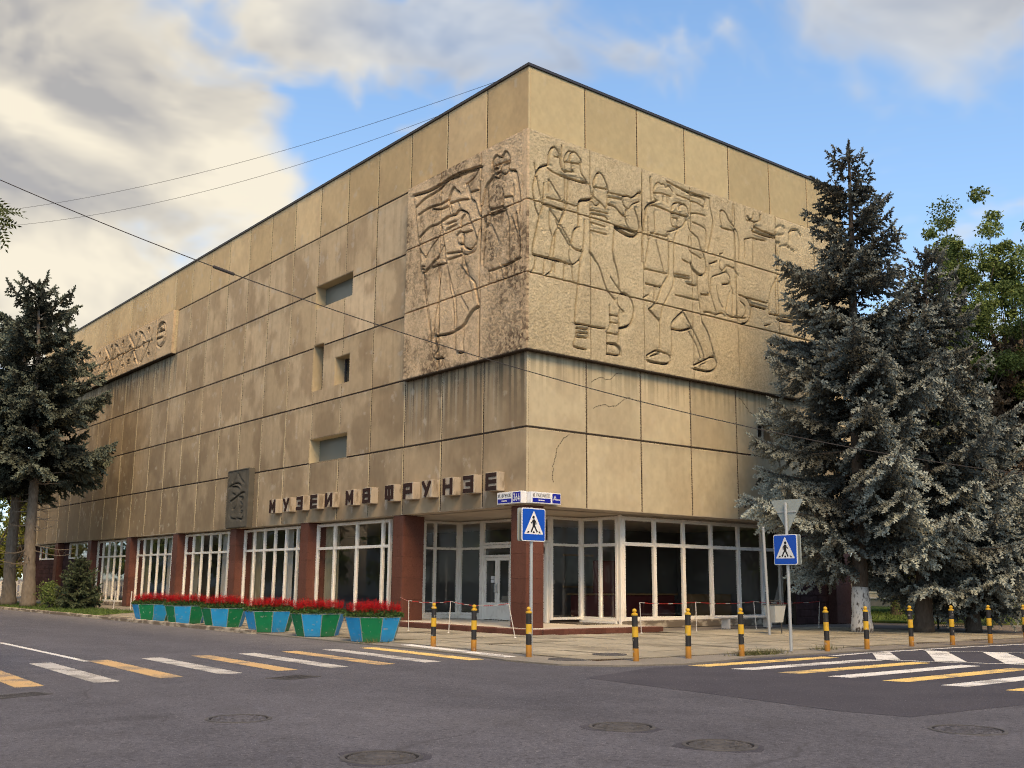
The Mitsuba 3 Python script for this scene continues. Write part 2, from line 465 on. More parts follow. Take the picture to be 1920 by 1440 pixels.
tex('mat_plinth', lambda p, n, uv: mix([0.16, 0.13, 0.10], [0.42, 0.36, 0.28], smoothstep(0.45, 0.7, fbm((p.x + p.y) * 3.1, p.z * 6, 1.0, 4))), 0.95, 0.1)
tex('mat_platform', lambda p, n, uv: mix([0.34, 0.30, 0.245], [0.46, 0.42, 0.35], fbm(p.x * 1.7, p.y * 1.7, 1.0, 4)), 0.8, 0.2)
bsdf('mat_glass', {'type': 'thindielectric', 'int_ior': 1.5}, two=False)
plain('mat_joint', (0.055, 0.042, 0.032), 0.95, 0.1)
plain('mat_coping', (0.035, 0.032, 0.036), 0.45, 0.4)
plain('mat_board', (0.155, 0.165, 0.145), 0.35, 0.4)
plain('mat_dark', (0.02, 0.018, 0.018), 0.8, 0.2)
plain('mat_plaster', (0.17, 0.16, 0.145), 0.9, 0.1)
plain('mat_inner_floor', (0.07, 0.055, 0.045), 0.4, 0.3)
plain('mat_curtain', (0.30, 0.27, 0.18), 0.95, 0.05)
plain('mat_curtain_pale', (0.52, 0.51, 0.47), 0.95, 0.05)
plain('mat_red', (0.11, 0.020, 0.017), 0.5, 0.3)
plain('mat_wood', (0.30, 0.17, 0.07), 0.6, 0.2)
tex('mat_bronze', lambda p, n, uv: mix([0.070, 0.062, 0.048], [0.125, 0.112, 0.088], fbm(p.y * 4, p.z * 3, 1.0, 4)), 0.55, 0.4)
tex('mat_letter_block', lambda p, n, uv: mix([0.44, 0.375, 0.295], [0.24, 0.19, 0.135], smoothstep(0.48, 0.78, fbm(p.y * 5, p.z * 2.2, p.x * 6, 4))), 0.9, 0.1, lambda p, n, uv: fbm(p.y * 18, p.z * 18, p.x * 18, 3), 0.02)
plain('mat_letter', (0.030, 0.013, 0.010), 0.55, 0.3)
plain('mat_sign_blue', (0.010, 0.085, 0.50), 0.35, 0.4)
plain('mat_plate_blue', (0.014, 0.020, 0.30), 0.35, 0.4)
plain('mat_sign_white', (0.78, 0.78, 0.78), 0.4, 0.4)
plain('mat_sign_black', (0.015, 0.015, 0.016), 0.5, 0.3)
plain('mat_zinc', (0.42, 0.43, 0.43), 0.45, 0.5, 0.35)
plain('mat_sign_back', (0.30, 0.335, 0.32), 0.55, 0.4)
plain('mat_iron', (0.060, 0.056, 0.054), 0.6, 0.4)
tex('mat_cast', lambda p, n, uv: mix([0.045, 0.043, 0.044], [0.095, 0.090, 0.090], fbm(p.x * 9, p.y * 9, 1.0, 3)), 0.7, 0.35)
plain('mat_wire', (0.05, 0.045, 0.045), 0.7, 0.2)
plain('mat_tape', (0.50, 0.040, 0.030), 0.5, 0.3)
plain('mat_stake', (0.62, 0.58, 0.53), 0.7, 0.2)
plain('mat_soil', (0.05, 0.036, 0.025), 1.0, 0.0)
plain('mat_fence_green', (0.030, 0.052, 0.035), 0.6, 0.3)
plain('mat_plank', (0.42, 0.33, 0.22), 0.8, 0.1)
plain('mat_bin', (0.44, 0.45, 0.43), 0.5, 0.4)
tex('mat_far_wall', lambda p, n, uv: mix([0.40, 0.36, 0.29], [0.50, 0.46, 0.38], fbm((p.x + p.y) * 0.8, p.z * 0.8, 1.0, 4)), 0.95, 0.1)
plain('mat_far_window', (0.03, 0.035, 0.04), 0.2, 0.5)
plain('mat_far_roof', (0.16, 0.10, 0.08), 0.9, 0.1)
scene['mat_leaf'] = {'type': 'twosided', 'b': {'type': 'principled', 'base_color': {'type': 'mesh_attribute', 'name': 'vertex_color'}, 'roughness': 0.75, 'specular': 0.2}}
scene['mat_needle'] = {'type': 'twosided', 'b': {'type': 'diffuse', 'reflectance': {'type': 'mesh_attribute', 'name': 'vertex_color'}}}

# ------------------------------------------------------------------ ground, road, pavement
struct('ground', bx(-900, 900, -900, 900, -0.6, -0.03), 'mat_apron')
rv, rf = trimesh.creation.box([1, 1, 1]).vertices, None
road = struct('road', bx(-260, 260, -260, 260, -0.028, 0.0), 'mat_asphalt')
patch = Polygon([(-8.7, -12.2), (-8.95, -15.4), (-9.2, -17.6), (-9.0, -18.5), (-7.4, -18.6), (-4, -18.9), (3, -19.2), (60, -19.4), (60, -12.6), (2, -11.0), (-2.6, -10.75), (-4.2, -11.35), (-6.2, -11.3)])
obj('road_patch', ext(patch, 0.0005, 0.004), 'mat_asphalt_new', road, label='darker newer asphalt patch')

# crosswalk bars over the left street and over the right street, hatching and edge lines
yl = [-8.62, -8.50, -8.28, -8.12, -8.04, -7.94, -7.80, -7.77, -7.75, -7.80]
for i in range(10):
    xc = -16.72 + 1.135 * i if i else -16.78
    w = 0.42 if i < 9 else 0.40
    y0, y1 = yl[i], (-4.10 + 0.138 * i)
    sk = 0.09
    pl = Polygon([(xc - w / 2 - sk, y0), (xc + w / 2 - sk, y0 + 0.03), (xc + w / 2 + sk, y1 + 0.05), (xc - w / 2 + sk, y1)])
    zz = 0.0005 if i < 9 else 0.0325
    if i == 9:
        pl = Polygon([(-7.05, -7.85), (-6.68, -7.80), (-6.17, -2.85), (-6.52, -2.88)])
    obj('stripe', ext(pl, zz, zz + 0.0035), ('mat_paint_yellow' if i == 8 else 'mat_paint_yellow_worn') if i % 2 == 0 else ('mat_paint_white' if i == 9 else 'mat_paint_white_worn'), road)
for i in range(7):
    yc = -11.50 - 1.035 * i
    x0, x1 = -4.95 + 0.09 * i, (-0.35 + 0.13 * i)
    pl = Polygon([(x0, yc - 0.21), (x1, yc - 0.12), (x1 - 0.05, yc + 0.27), (x0 - 0.14, yc + 0.18)])
    obj('stripe', ext(pl, 0.0045, 0.008), 'mat_paint_yellow' if i % 2 == 0 else 'mat_paint_white', road)


def line_strip(pts, w):
    return LineString(pts).buffer(w / 2, cap_style=2)


up = [(-0.1, -11.22), (2.0, -11.02), (5.8, -11.06), (9.3, -11.25), (30, -12.0)]
lo = [(-0.1, -12.42), (0.24, -13.43), (1.31, -15.03), (3.5, -17.6)]
obj('edge_line', ext(line_strip(up, 0.13), 0.0085, 0.0095), 'mat_paint_white', road)
obj('edge_line', ext(line_strip(lo, 0.12), 0.0085, 0.0095), 'mat_paint_white', road)
obj('edge_line', ext(line_strip([(3.7, -11.36), (4.65, -12.41), (5.3, -13.4), (7.4, -16.8)], 0.10), 0.0085, 0.0095), 'mat_paint_white', road)
for q in ([(1.69, -11.19), (2.46, -11.18), (0.24, -12.80), (-0.10, -12.43)], [(3.95, -11.26), (4.02, -11.80), (0.84, -14.02), (0.50, -13.48)], [(4.53, -12.47), (4.85, -12.90), (1.84, -14.98), (1.06, -14.77)]):
    obj('stripe', ext(Polygon(q), 0.0098, 0.012), 'mat_paint_white', road)
obj('edge_line', ext(line_strip([(-14.5, 60), (-14.5, 3.5), (-14.62, -3.95)], 0.13), 0.0005, 0.004), 'mat_paint_white', road)

pave = Polygon([(-7, 120), (-7, -5.0), (-7.12, -6.6), (-7.45, -8.4), (-7.3, -9.9), (-6.5, -10.75), (-5.0, -11.15), (-3.6, -11.0), (-2.2, -10.62), (6, -10.75), (60, -12.4), (140, -12.4), (140, 120)])
struct('pavement', ext(pave, -0.02, 0.032), 'mat_apron')
slabrng = np.random.default_rng(5)


def paving(x0, x1, y0, y1, n, m):
    gx, gy = (x1 - x0) / n, (y1 - y0) / m
    for i in range(n):
        for j in range(m):
            a, b = x0 + i * gx, y0 + j * gy
            if not pave.buffer(-0.12).contains(sbox(a, b, a + gx, b + gy)):
                continue
            t = slabrng.normal(0, 0.004, 4)
            g = slabrng.uniform(0.012, 0.042, 4)
            c = [(a + g[0], b + g[1]), (a + gx - g[2], b + g[1]), (a + gx - g[2], b + gy - g[3]), (a + g[0], b + gy - g[3])]
            if slabrng.random() < 0.22:
                k = slabrng.uniform(0.15, 0.4)
                c[0:1] = [(c[0][0] + k, c[0][1]), (c[0][0], c[0][1] + k)]
            p2 = Polygon(c)
            m_ = trimesh.creation.extrude_polygon(p2, 0.02, engine='earcut')
            v = np.asarray(m_.vertices).copy()
            top = v[:, 2] > 0.01
            v[:, 2] += 0.030
            v[top, 2] = 0.052 + t[0] + t[1] * (v[top, 0] - a) / gx + t[2] * (v[top, 1] - b) / gy
            obj('paving_slab', trimesh.Trimesh(v, m_.faces, process=False), 'mat_paving', 'pavement')


for bx_ in ((-6.08, 13.85, -9.72, -1.32), (-6.08, -0.88, -1.28, 29.95)):
    obj('joint_bed', bx(bx_[0], bx_[1], bx_[2], bx_[3], 0.0335, 0.0365), 'mat_soil', 'pavement')
paving(-6.1, 13.9, -9.75, -1.3, 13, 6)
paving(-6.1, -0.85, -1.25, 30.0, 3, 18)
struct('kerb', cbx(-7.16, -6.99, 4.5, 60, -0.02, 0.125, 0.02), 'mat_plinth')

# lawns with blades
def blades(poly, n, h, seed, lo=(0.05, 0.08, 0.02), hi=(0.12, 0.17, 0.045), z=0.05):
    r = np.random.default_rng(seed)
    x0, y0, x1, y1 = poly.bounds
    pts = np.stack([r.uniform(x0, x1, n), r.uniform(y0, y1, n)], 1)
    import shapely
    pts = pts[shapely.contains_xy(poly, pts[:, 0], pts[:, 1])]
    n = len(pts)
    a = r.uniform(0, 2 * np.pi, n)
    hh = h * r.uniform(0.5, 1.4, n)
    w = 0.012 + 0.02 * r.random(n)
    d = np.stack([np.cos(a), np.sin(a)], 1)
    lean = r.normal(0, 0.35, (n, 2)) * hh[:, None]
    zz = np.full(n, z)
    v = np.stack([np.c_[pts - d * w[:, None], zz], np.c_[pts + d * w[:, None], zz], np.c_[pts + lean, zz + hh]], 1).reshape(-1, 3)
    k = r.random(n)[:, None] * r.random(n)[:, None] ** 0.2
    c = np.repeat(np.array(lo) * (1 - k) + np.array(hi) * k, 3, 0)
    return trimesh.Trimesh(v, np.arange(3 * n).reshape(-1, 3), process=False), c


left_lawn = Polygon([(-6.7, 21), (-3.1, 26), (-3.1, 75), (-6.7, 75)])
struct('lawn', ext(left_lawn, 0.03, 0.07), 'mat_lawn')
m_, c_ = blades(left_lawn, 9000, 0.10, 1, z=0.065)
k_ = obj('grass', m_, 'mat_leaf', color=c_)
labels[k_] = {'label': 'short green grass of the strip along the left street', 'category': 'grass', 'kind': 'stuff'}
right_lawn = Polygon([(21.5, -3.0), (30, -7.5), (80, -10.5), (120, -9), (120, 60), (19.5, 60), (19.5, 2)])
struct('lawn', ext(right_lawn, 0.03, 0.10), 'mat_lawn')
m_, c_ = blades(Polygon([(21.5, -3.0), (30, -7.5), (52, -9), (56, 10), (22, 14)]), 22000, 0.13, 2, z=0.09)
k_ = obj('grass', m_, 'mat_leaf', color=c_)
labels[k_] = {'label': 'rough lawn grass under the trees at the right', 'category': 'grass', 'kind': 'stuff'}
# ------------------------------------------------------------------ the museum building
B = thing('museum_building', 'sand coloured concrete panelled museum with carved reliefs over a glazed granite ground floor', 'building')
HZ = [19.40, 16.97, 14.384, 11.822, 9.262, 6.651, 4.085]
UL = [0.0] + [(n - 0.051) * 2.5 for n in range(1, 24)] + [59.87]
UR = [0.0] + [n * 2.6655 for n in range(1, 7)] + [18.66]
holesL = [sbox(11.73, 13.58, 15.04, 14.70), sbox(14.05, 9.82, 15.02, 11.96), sbox(11.74, 9.83, 13.02, 11.10), sbox(11.71, 6.63, 15.0, 7.73)]
holesR = [sbox(11.90, 6.87, 12.98, 8.15)]
relL, relR, orn = sbox(-0.25, 9.20, 7.22, 16.95), sbox(-0.25, 9.20, 18.66, 16.95), sbox(31.75, 14.40, 57.4, 16.95)

for mp, us, holes, covered in ((mapL, UL, holesL, [relL, orn]), (mapR, UR, holesR, [relR])):
    side = sbox(0.03 if mp is mapL else 0.62, 4.12, us[-1] - 0.05, 19.3)
    for h in holes:
        side = side.difference(h)
    wall = obj('wall', mp(ext(side, -0.60, -0.024)), 'mat_joint', B)
    gap = 0.033 if mp is mapL else 0.025
    for k in range(6):
        z1, z0 = HZ[k] - (0.0 if k == 0 else 0.033), HZ[k + 1] + (0.033 if k < 5 else 0.0)
        for n in range(len(us) - 1):
            u0, u1 = us[n] + (gap if n else 0.0), us[n + 1] - gap
            r = sbox(u0, z0, u1, z1)
            if any(c.contains(r.buffer(-0.3)) for c in covered):
                continue
            cut = r
            for h in holes:
                cut = cut.difference(h)
            if cut.area > r.area - 0.01:
                # the two facades meet at the corner: the street facade's piece runs through
                m = slab(u0 + (0.002 if mp is mapL else 0.077) * (n == 0), u1, z0, z1, -0.075, 0.0 if n == 0 else rng.normal(0, 0.003), 0.014)
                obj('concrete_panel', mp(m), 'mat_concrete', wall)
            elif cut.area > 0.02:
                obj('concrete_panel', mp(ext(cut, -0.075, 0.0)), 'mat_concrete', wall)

# coping, roof, upper body, soffit
cop = Polygon([(-0.06, -0.06), (18.74, -0.06), (18.74, 0.5), (0.5, 0.5), (0.5, 59.95), (-0.06, 59.95)])
obj('coping', ext(cop, 19.402, 19.50), 'mat_coping', B)
body = Polygon([(0.92, 0.92), (18.6, 0.92), (18.6, 59.8), (0.92, 59.8)])
obj('roof', ext(body, 4.3, 19.0), 'mat_joint', B)
obj('side_wall', bx(18.60, 18.66, 0.65, 59.8, 4.12, 19.3), 'mat_concrete', B)
obj('side_wall', bx(0.65, 18.60, 59.80, 59.86, 4.12, 19.3), 'mat_concrete', B)
obj('soffit', ext(Polygon([(0.004, 0.004), (18.65, 0.004), (18.65, 59.86), (0.004, 59.86)]), 4.089, 4.118), 'mat_soffit', B)

# niche windows
def niche(mp, u0, z0, u1, z1, kind):
    w = numbered(B + '__niche_window')
    e = 0.004
    reveal = cat([slab(u0 + e, u0 + 0.03, z0 + e, z1 - e, -0.59, -0.012, 0.001), slab(u1 - 0.03, u1 - e, z0 + e, z1 - e, -0.59, -0.012, 0.001),
                  slab(u0 + 0.03, u1 - 0.03, z1 - 0.03, z1 - e, -0.59, -0.012, 0.001), slab(u0 + 0.03, u1 - 0.03, z0 + e, z0 + 0.03, -0.59, -0.012, 0.001)])
    scene[w] = mikit.ply(mp(reveal), 'mat_concrete')
    d = -0.50
    if kind == 'board':
        obj('pane', mp(slab(u0 + 0.03, u1 - 0.03, z0 + 0.03, z1 - 0.03, d - 0.03, d, 0.004)), 'mat_board', w)
        return
    fr = [slab(u0 + 0.03, u0 + 0.10, z0 + 0.03, z1 - 0.03, d - 0.04, d + 0.03), slab(u1 - 0.10, u1 - 0.03, z0 + 0.03, z1 - 0.03, d - 0.04, d + 0.03),
          slab(u0 + 0.10, u1 - 0.10, z1 - 0.10, z1 - 0.03, d - 0.04, d + 0.03), slab(u0 + 0.10, u1 - 0.10, z0 + 0.03, z0 + 0.10, d - 0.04, d + 0.03)]
    if kind == 'white':
        fr.append(slab((u0 + u1) / 2 + 0.05, (u0 + u1) / 2 + 0.13, z0 + 0.10, z1 - 0.10, d - 0.04, d + 0.04))
    obj('frame', mp(cat(fr)), 'mat_frame' if kind == 'white' else 'mat_coping', w)
    obj('pane', mp(slab(u0 + 0.08, u1 - 0.08, z0 + 0.08, z1 - 0.08, d - 0.022, d - 0.016, 0.001)), 'mat_glass', w)
    obj('backing', mp(slab(u0 + 0.03, u1 - 0.03, z0 + 0.03, z1 - 0.03, d - 0.085, d - 0.08, 0.001)), 'mat_dark', w)


for h, kind in zip(holesL, ('board', 'glass', 'glass', 'board')):
    niche(mapL, *h.bounds, kind)
niche(mapR, *holesR[0].bounds, 'white')

# ------------------------------------------------------------------ carved reliefs (height field cut into slabs)
RELIEF = {
    'left': "4,680,1655,568,1640,478,1645,392,1654,292,1643,236,1636;3,680,1655,661,1598,656,1557,641,1491,626,1433;2,658,1601,597,1620,519,1622,478,1631,438,1647,392,1640,336,1640,249,1628;3,249,1628,280,1602,329,1595;2,641,1564,565,1574,481,1563,435,1569;2,537,1558,480,1542,440,1542;2,627,1470,562,1495,508,1489,479,1494;3,310,1582,301,1557,295,1528,267,1510,259,1487,239,1445;2,295,1555,252,1551;2,242,1580,243,1506,228,1435,258,1360,257,1323,322,1322,333,1332;3,437,1550,433,1582,404,1612,388,1590,368,1577;2,434,1548,430,1515,410,1496;2,437,1550,367,1546,311,1533;2,378,1545,360,1509;2,420,1537,411,1513;3,476,1495,433,1502,410,1499,387,1496,366,1511,332,1491,310,1478,298,1448,276,1414,259,1377,261,1351,290,1335,328,1351,339,1367;3,476,1493,484,1470,488,1437,540,1415,581,1376;2,472,1467,468,1431,458,1394;3,458,1398,497,1359,543,1335;2,443,1474,387,1472;2,446,1453,386,1456;2,379,1412,363,1424,335,1410,286,1407;3,379,1412,373,1379,339,1367,340,1405;2,358,1437,353,1470,332,1480;2,439,1358,349,1343;2,433,1333,349,1329;2,468,1424,452,1386,451,1354,438,1320;2,350,1353,327,1314,320,1279;2,625,1422,581,1376;2,622,1422,614,1370;2,170,1611,170,1635,147,1652,134,1638,119,1632;2,114,1630,97,1651,74,1627,66,1604,116,1609,170,1611;2,164,1606,159,1584,143,1576,123,1580;2,68,1602,76,1581,83,1560,103,1562,123,1576;2,119,1608,116,1577;2,159,1600,139,1598;2,93,1597,73,1597;3,232,1483,215,1525,205,1555,174,1566,164,1579;3,73,1569,36,1557,24,1526,18,1492,11,1458,10,1429,17,1399;2,194,1538,190,1491,179,1435;2,112,1514,101,1481,106,1447,91,1429;2,48,1507,47,1468;2,101,1478,52,1470,49,1443;2,86,1418,75,1393,70,1359,68,1235;3,32,1403,21,1346,11,1296,11,1243,44,1229,112,1233;2,56,1394,26,1328;2,202,1428,201,1395,210,1331,214,1257;2,165,1392,129,1327;2,213,1431,201,1395,186,1404,179,1435;2,232,1483,230,1402,236,1305,235,1262;2,179,1454,106,1447;2,176,1431,91,1429;2,154,1569,133,1556,118,1568;2,182,1230,117,1229,63,1230,11,1237;2,182,1230,179,1197,187,1183;2,142,1224,141,1182;2,112,1220,101,1180;2,82,1219,82,1184;2,44,1226,41,1188;3,617,1370,622,1354,608,1320,584,1320,561,1329,497,1359;2,613,1348,591,1345;2,609,1337,591,1333;2,593,1312,573,1206,545,1097,514,970;2,585,1310,563,1211,529,1060;3,472,1297,482,1255,496,1169,511,1118,512,1060;2,477,1288,484,1167,480,1058;3,508,1056,428,1048,379,1051,325,1064;4,325,1064,304,1087,273,1110,237,1116;3,237,1116,253,1162,265,1210,303,1238,326,1300;2,435,1306,401,1220,377,1172,369,1087,373,1055;2,435,1306,412,1206,387,1147,384,1054;2,348,1289,314,1251,286,1201,274,1150;2,344,1171,300,1116;2,537,1327,478,1325,444,1322;3,503,1055,493,1023,483,998,506,988,514,968,454,965;2,480,1058,475,937;3,376,1049,376,967,322,966;2,325,1062,323,1013,331,1001,322,966;2,233,1173,232,933",
    'right': "3,72,1585,72,1624,94,1661,115,1646,125,1619,123,1602,135,1579,148,1576;3,72,1585,30,1565,14,1534,0,1492,2,1454,14,1409,30,1388;2,66,1570,86,1562,123,1559;2,74,1530,127,1472;2,18,1528,26,1492,42,1432;2,50,1511,46,1465,50,1434;2,62,1462,127,1465,198,1463;2,50,1437,62,1430,139,1433;3,30,1388,15,1330,0,1270,0,1246;3,0,1246,51,1248,83,1247,127,1250;2,30,1388,50,1434;2,98,1621,123,1625;2,6,1573,14,1534;2,144,1621,152,1643,169,1664,178,1660,197,1665,224,1642;2,169,1624,173,1649,186,1664;2,144,1614,182,1621,220,1625;2,144,1614,144,1588,156,1581,186,1587;2,220,1638,220,1594,250,1569,254,1563;2,175,1619,177,1596,188,1589;4,123,1559,144,1558,211,1559,254,1561;2,160,1559,156,1453,127,1388,90,1328,75,1248;2,144,1555,144,1440,123,1393;2,105,1350,91,1252;2,78,1421,107,1396,139,1365,176,1318;2,107,1396,103,1382,168,1310;2,74,1417,74,1360,86,1334;2,131,1670,131,1591;2,70,1529,70,1484;3,284,1557,286,1582,311,1625,337,1605,355,1568;2,282,1557,324,1561,355,1565;3,284,1554,284,1517,314,1508,347,1487;2,347,1487,354,1528,352,1544,359,1559;4,279,1513,258,1501,215,1490,206,1462,210,1430,208,1390;2,262,1562,275,1525,279,1513;3,210,1390,189,1376,179,1348,176,1305,231,1304;2,238,1423,235,1347,226,1280;2,359,1554,427,1559;2,359,1537,426,1544;3,427,1556,454,1566,473,1560,501,1578,518,1596,529,1585;2,426,1542,435,1520,463,1513,477,1537,515,1557;4,358,1508,390,1509,421,1486,444,1481;2,444,1508,439,1473,452,1449,470,1436;4,491,1523,508,1489,513,1459,507,1430;4,389,1431,443,1433,503,1429,493,1417,452,1411,389,1428;2,268,1452,336,1459,353,1450;2,268,1420,340,1420;2,270,1467,354,1473;2,268,1390,348,1392;2,275,1498,292,1486,310,1497;3,386,1427,379,1378,376,1334,382,1299;2,266,1499,265,1308;2,260,1307,278,1294,290,1280;2,531,1673,524,1328;2,574,1670,581,1573;3,591,1575,562,1558,542,1500,536,1454;2,561,1505,559,1425;4,376,1338,391,1284,404,1250,408,1204,416,1186;3,269,1308,312,1262,329,1219,346,1183,385,1157;3,227,1306,214,1245,205,1173,196,1108,190,1043,196,1038;3,192,1037,225,1041,259,1040,335,1042;4,416,1186,439,1190,466,1178,481,1141,473,1104,455,1071,410,1057;2,398,1163,398,1137,429,1119;2,364,1236,412,1192;2,198,1035,196,994,184,967;3,184,967,184,955,245,953;2,256,1038,254,997;2,200,992,246,994;2,356,1129,359,1052,342,1036,341,953;3,341,953,411,955,409,979,387,995,343,991;2,404,1118,403,1046,396,999;2,360,1097,402,1098;2,360,1071,399,1071;2,342,1030,396,1030;2,198,1023,254,1025;2,198,1007,254,1011;2,164,1293,164,1267,180,1243,205,1260,222,1279;3,0,1246,55,1246,87,1245,143,1247,176,1244;2,10,1241,10,1201,-6,1182;2,53,1244,49,1187;2,87,1242,87,1204,61,1186;2,99,1238,99,1203;2,143,1240,139,1205,139,1182;2,176,1241,184,1182;2,594,1611,597,1633,620,1664,637,1654,649,1664,666,1647,676,1664,701,1642;2,594,1611,636,1622,690,1621;2,594,1611,596,1591,615,1585;2,641,1619,645,1592;2,665,1618,669,1591;3,547,1533,562,1558,615,1585;3,572,1560,615,1563,683,1558;2,547,1533,541,1480,530,1391;2,579,1671,579,1576;2,561,1508,559,1425;2,574,1449,666,1455;2,595,1537,598,1454;3,667,1676,747,1668,792,1665,844,1666,913,1669;2,692,1672,767,1662,797,1658;2,797,1655,891,1660,880,1631;2,796,1629,838,1632,879,1622;2,802,1579,841,1589,888,1589;2,720,1636,786,1634,796,1633;4,913,1669,917,1629,931,1588,930,1558,911,1491,896,1448;2,809,1545,840,1544,886,1537,890,1505,878,1455;3,693,1568,704,1596,730,1607,755,1606,780,1603,789,1576;4,688,1556,733,1560,784,1560;2,688,1549,687,1513,696,1501,731,1504,752,1514,773,1544;2,734,1581,739,1597,765,1610;2,666,1473,711,1490,726,1501;2,731,1502,703,1463,699,1427;3,784,1557,787,1511,812,1498,843,1487,852,1453,881,1408,885,1366,858,1335,807,1350,793,1376;2,786,1482,780,1444,789,1421,820,1417,855,1406;3,664,1472,672,1428,666,1301;2,699,1427,696,1307;2,698,1316,786,1321;2,700,1304,785,1310;3,747,1381,782,1374;2,697,1537,728,1540;2,717,1538,722,1517;2,564,1422,542,1325,537,1303;2,537,1303,599,1305,656,1306;3,545,1247,621,1248;2,602,1424,642,1310;3,976,1628,993,1639,1014,1629,1029,1603,1061,1584,1082,1562,1092,1519,1082,1434;2,976,1628,974,1598,984,1570;3,984,1562,1060,1565;2,1061,1580,1056,1466,1059,1304;3,902,1394,950,1415;2,902,1394,894,1324,897,1274;2,966,1418,960,1391,981,1379,998,1399;2,968,1448,984,1455;2,909,1313,915,1346,975,1369,1003,1385,1024,1367,1027,1335;2,1027,1335,1042,1301;3,978,1326,1022,1338;2,1004,1411,1053,1406,1079,1382;2,1055,1677,1051,1600;3,666,1301,636,1268,596,1182,557,1151;4,557,1151,613,1117;2,700,1304,689,1264,649,1201,629,1170,613,1110,614,1053,608,1005;3,827,1340,830,1280,842,1194,851,1156;4,746,1177,710,1150,675,1118,679,1090;2,679,1090,678,1046,672,994;4,684,1098,723,1096,768,1110,788,1118;3,746,1173,779,1134,808,1100,842,1053,860,1007;4,851,1153,885,1116,913,1043,932,1004;2,768,1104,816,1056,835,1007;2,703,1232,752,1234,828,1234;3,769,1290,820,1290;3,546,976,591,1002,608,1002,667,997,668,958,543,954,546,976;2,562,975,605,991;3,798,974,834,990,865,1004,913,1029,937,994,894,960,798,962;2,833,969,834,981,865,994;2,909,1309,902,1286,921,1236,941,1196;2,940,1311,949,1266,974,1231;3,850,1262,896,1267;2,862,1194,904,1199,935,1192,968,1210,989,1197;2,1020,1304,1002,1257,989,1197,1115,1211;2,1037,1308,1032,1204;2,1064,1309,1059,1194;3,1080,1301,1119,1300,1146,1276,1149,1232,1125,1194,1091,1185;2,1085,1276,1112,1266,1116,1233,1092,1211;3,1119,1299,1256,1299;4,1146,1272,1248,1271;2,532,1191,558,1207;2,588,1241,586,1197;2,1134,1675,1135,1627,1177,1635,1194,1633,1232,1648,1233,1674;2,1187,1668,1183,1646,1159,1637,1148,1650;4,1193,1613,1247,1605,1322,1607;4,1177,1591,1246,1588,1327,1594;2,1124,1544,1173,1562;3,1179,1561,1257,1567;2,1188,1632,1186,1591;2,1124,1542,1120,1466;2,1178,1557,1172,1441;2,1325,1610,1336,1641,1376,1664,1400,1647;2,1328,1608,1385,1621;2,1328,1606,1329,1578,1357,1580;3,1402,1578,1458,1561;2,1351,1575,1363,1565,1402,1578;2,1326,1573,1330,1437;2,1350,1562,1336,1438;3,1424,1632,1445,1657,1491,1664,1510,1642;2,1424,1632,1429,1600;2,1335,1430,1289,1373,1270,1326,1266,1258;2,1316,1414,1316,1263;3,1269,1255,1318,1257,1437,1262;4,1323,1238,1430,1244;2,1236,1199,1273,1212;2,1397,1503,1369,1473,1394,1462;2,1402,1492,1450,1444;2,1408,1489,1458,1466,1486,1496",
    'ornament': "3,3434,1583,3409,1650,3353,1658,3292,1636,3271,1574,3289,1521,3360,1501,3424,1530;2,3419,1627,3361,1649,3315,1633,3290,1578,3310,1535,3363,1516;3,3426,1567,3335,1565;3,3400,1605,3314,1604;2,3383,1619,3355,1619",
    'plaque': "2,2261,613,2224,624,2162,626,2131,614;2,2243,540,2183,557,2118,577,2088,577;2,2169,675,2224,624;2,2169,675,2126,640,2095,625;2,2160,555,2170,511,2206,500;2,2138,557,2085,551,2113,540;2,2119,531,2087,513,2137,496,2083,484,2120,476;2,2241,527,2239,459,2169,452;2,2154,456,2101,447,2095,460;2,2123,448,2121,432;2,2237,612,2168,607,2143,596;2,2217,578,2185,570",
}



def polylines(s):
    out = []
    for part in s.split(';'):
        v = [int(x) for x in part.split(',')]
        out.append((v[0], np.array(v[1:], float).reshape(-1, 2) / 100))
    return out


def groove_tree(lines, step=0.015):
    """points along the cut lines with their groove half width"""
    P, Wd, Tg = [], [], []
    for w, pl in lines:
        q = [pl[0]]
        # rounded corners
        for k in range(2):
            if len(pl) > 2:
                a, b = pl[:-1] * 0.78 + pl[1:] * 0.22, pl[:-1] * 0.22 + pl[1:] * 0.78
                pl = np.vstack([pl[:1], np.stack([a, b], 1).reshape(-1, 2)[1:-1], pl[-1:]])
        for a, b in zip(pl[:-1], pl[1:]):
            n = max(1, int(np.hypot(*(b - a)) / step))
            P.append(a + (b - a) * np.linspace(0, 1, n, endpoint=False)[:, None])
            Wd.append(np.full(n, w))
            Tg.append(np.repeat([(b - a) / (np.hypot(*(b - a)) + 1e-9)], n, 0))
        P.append(pl[-1:])
        Wd.append([w])
        Tg.append(Tg[-1][-1:])
    return np.vstack(P), np.c_[np.concatenate(Wd), np.vstack(Tg)]


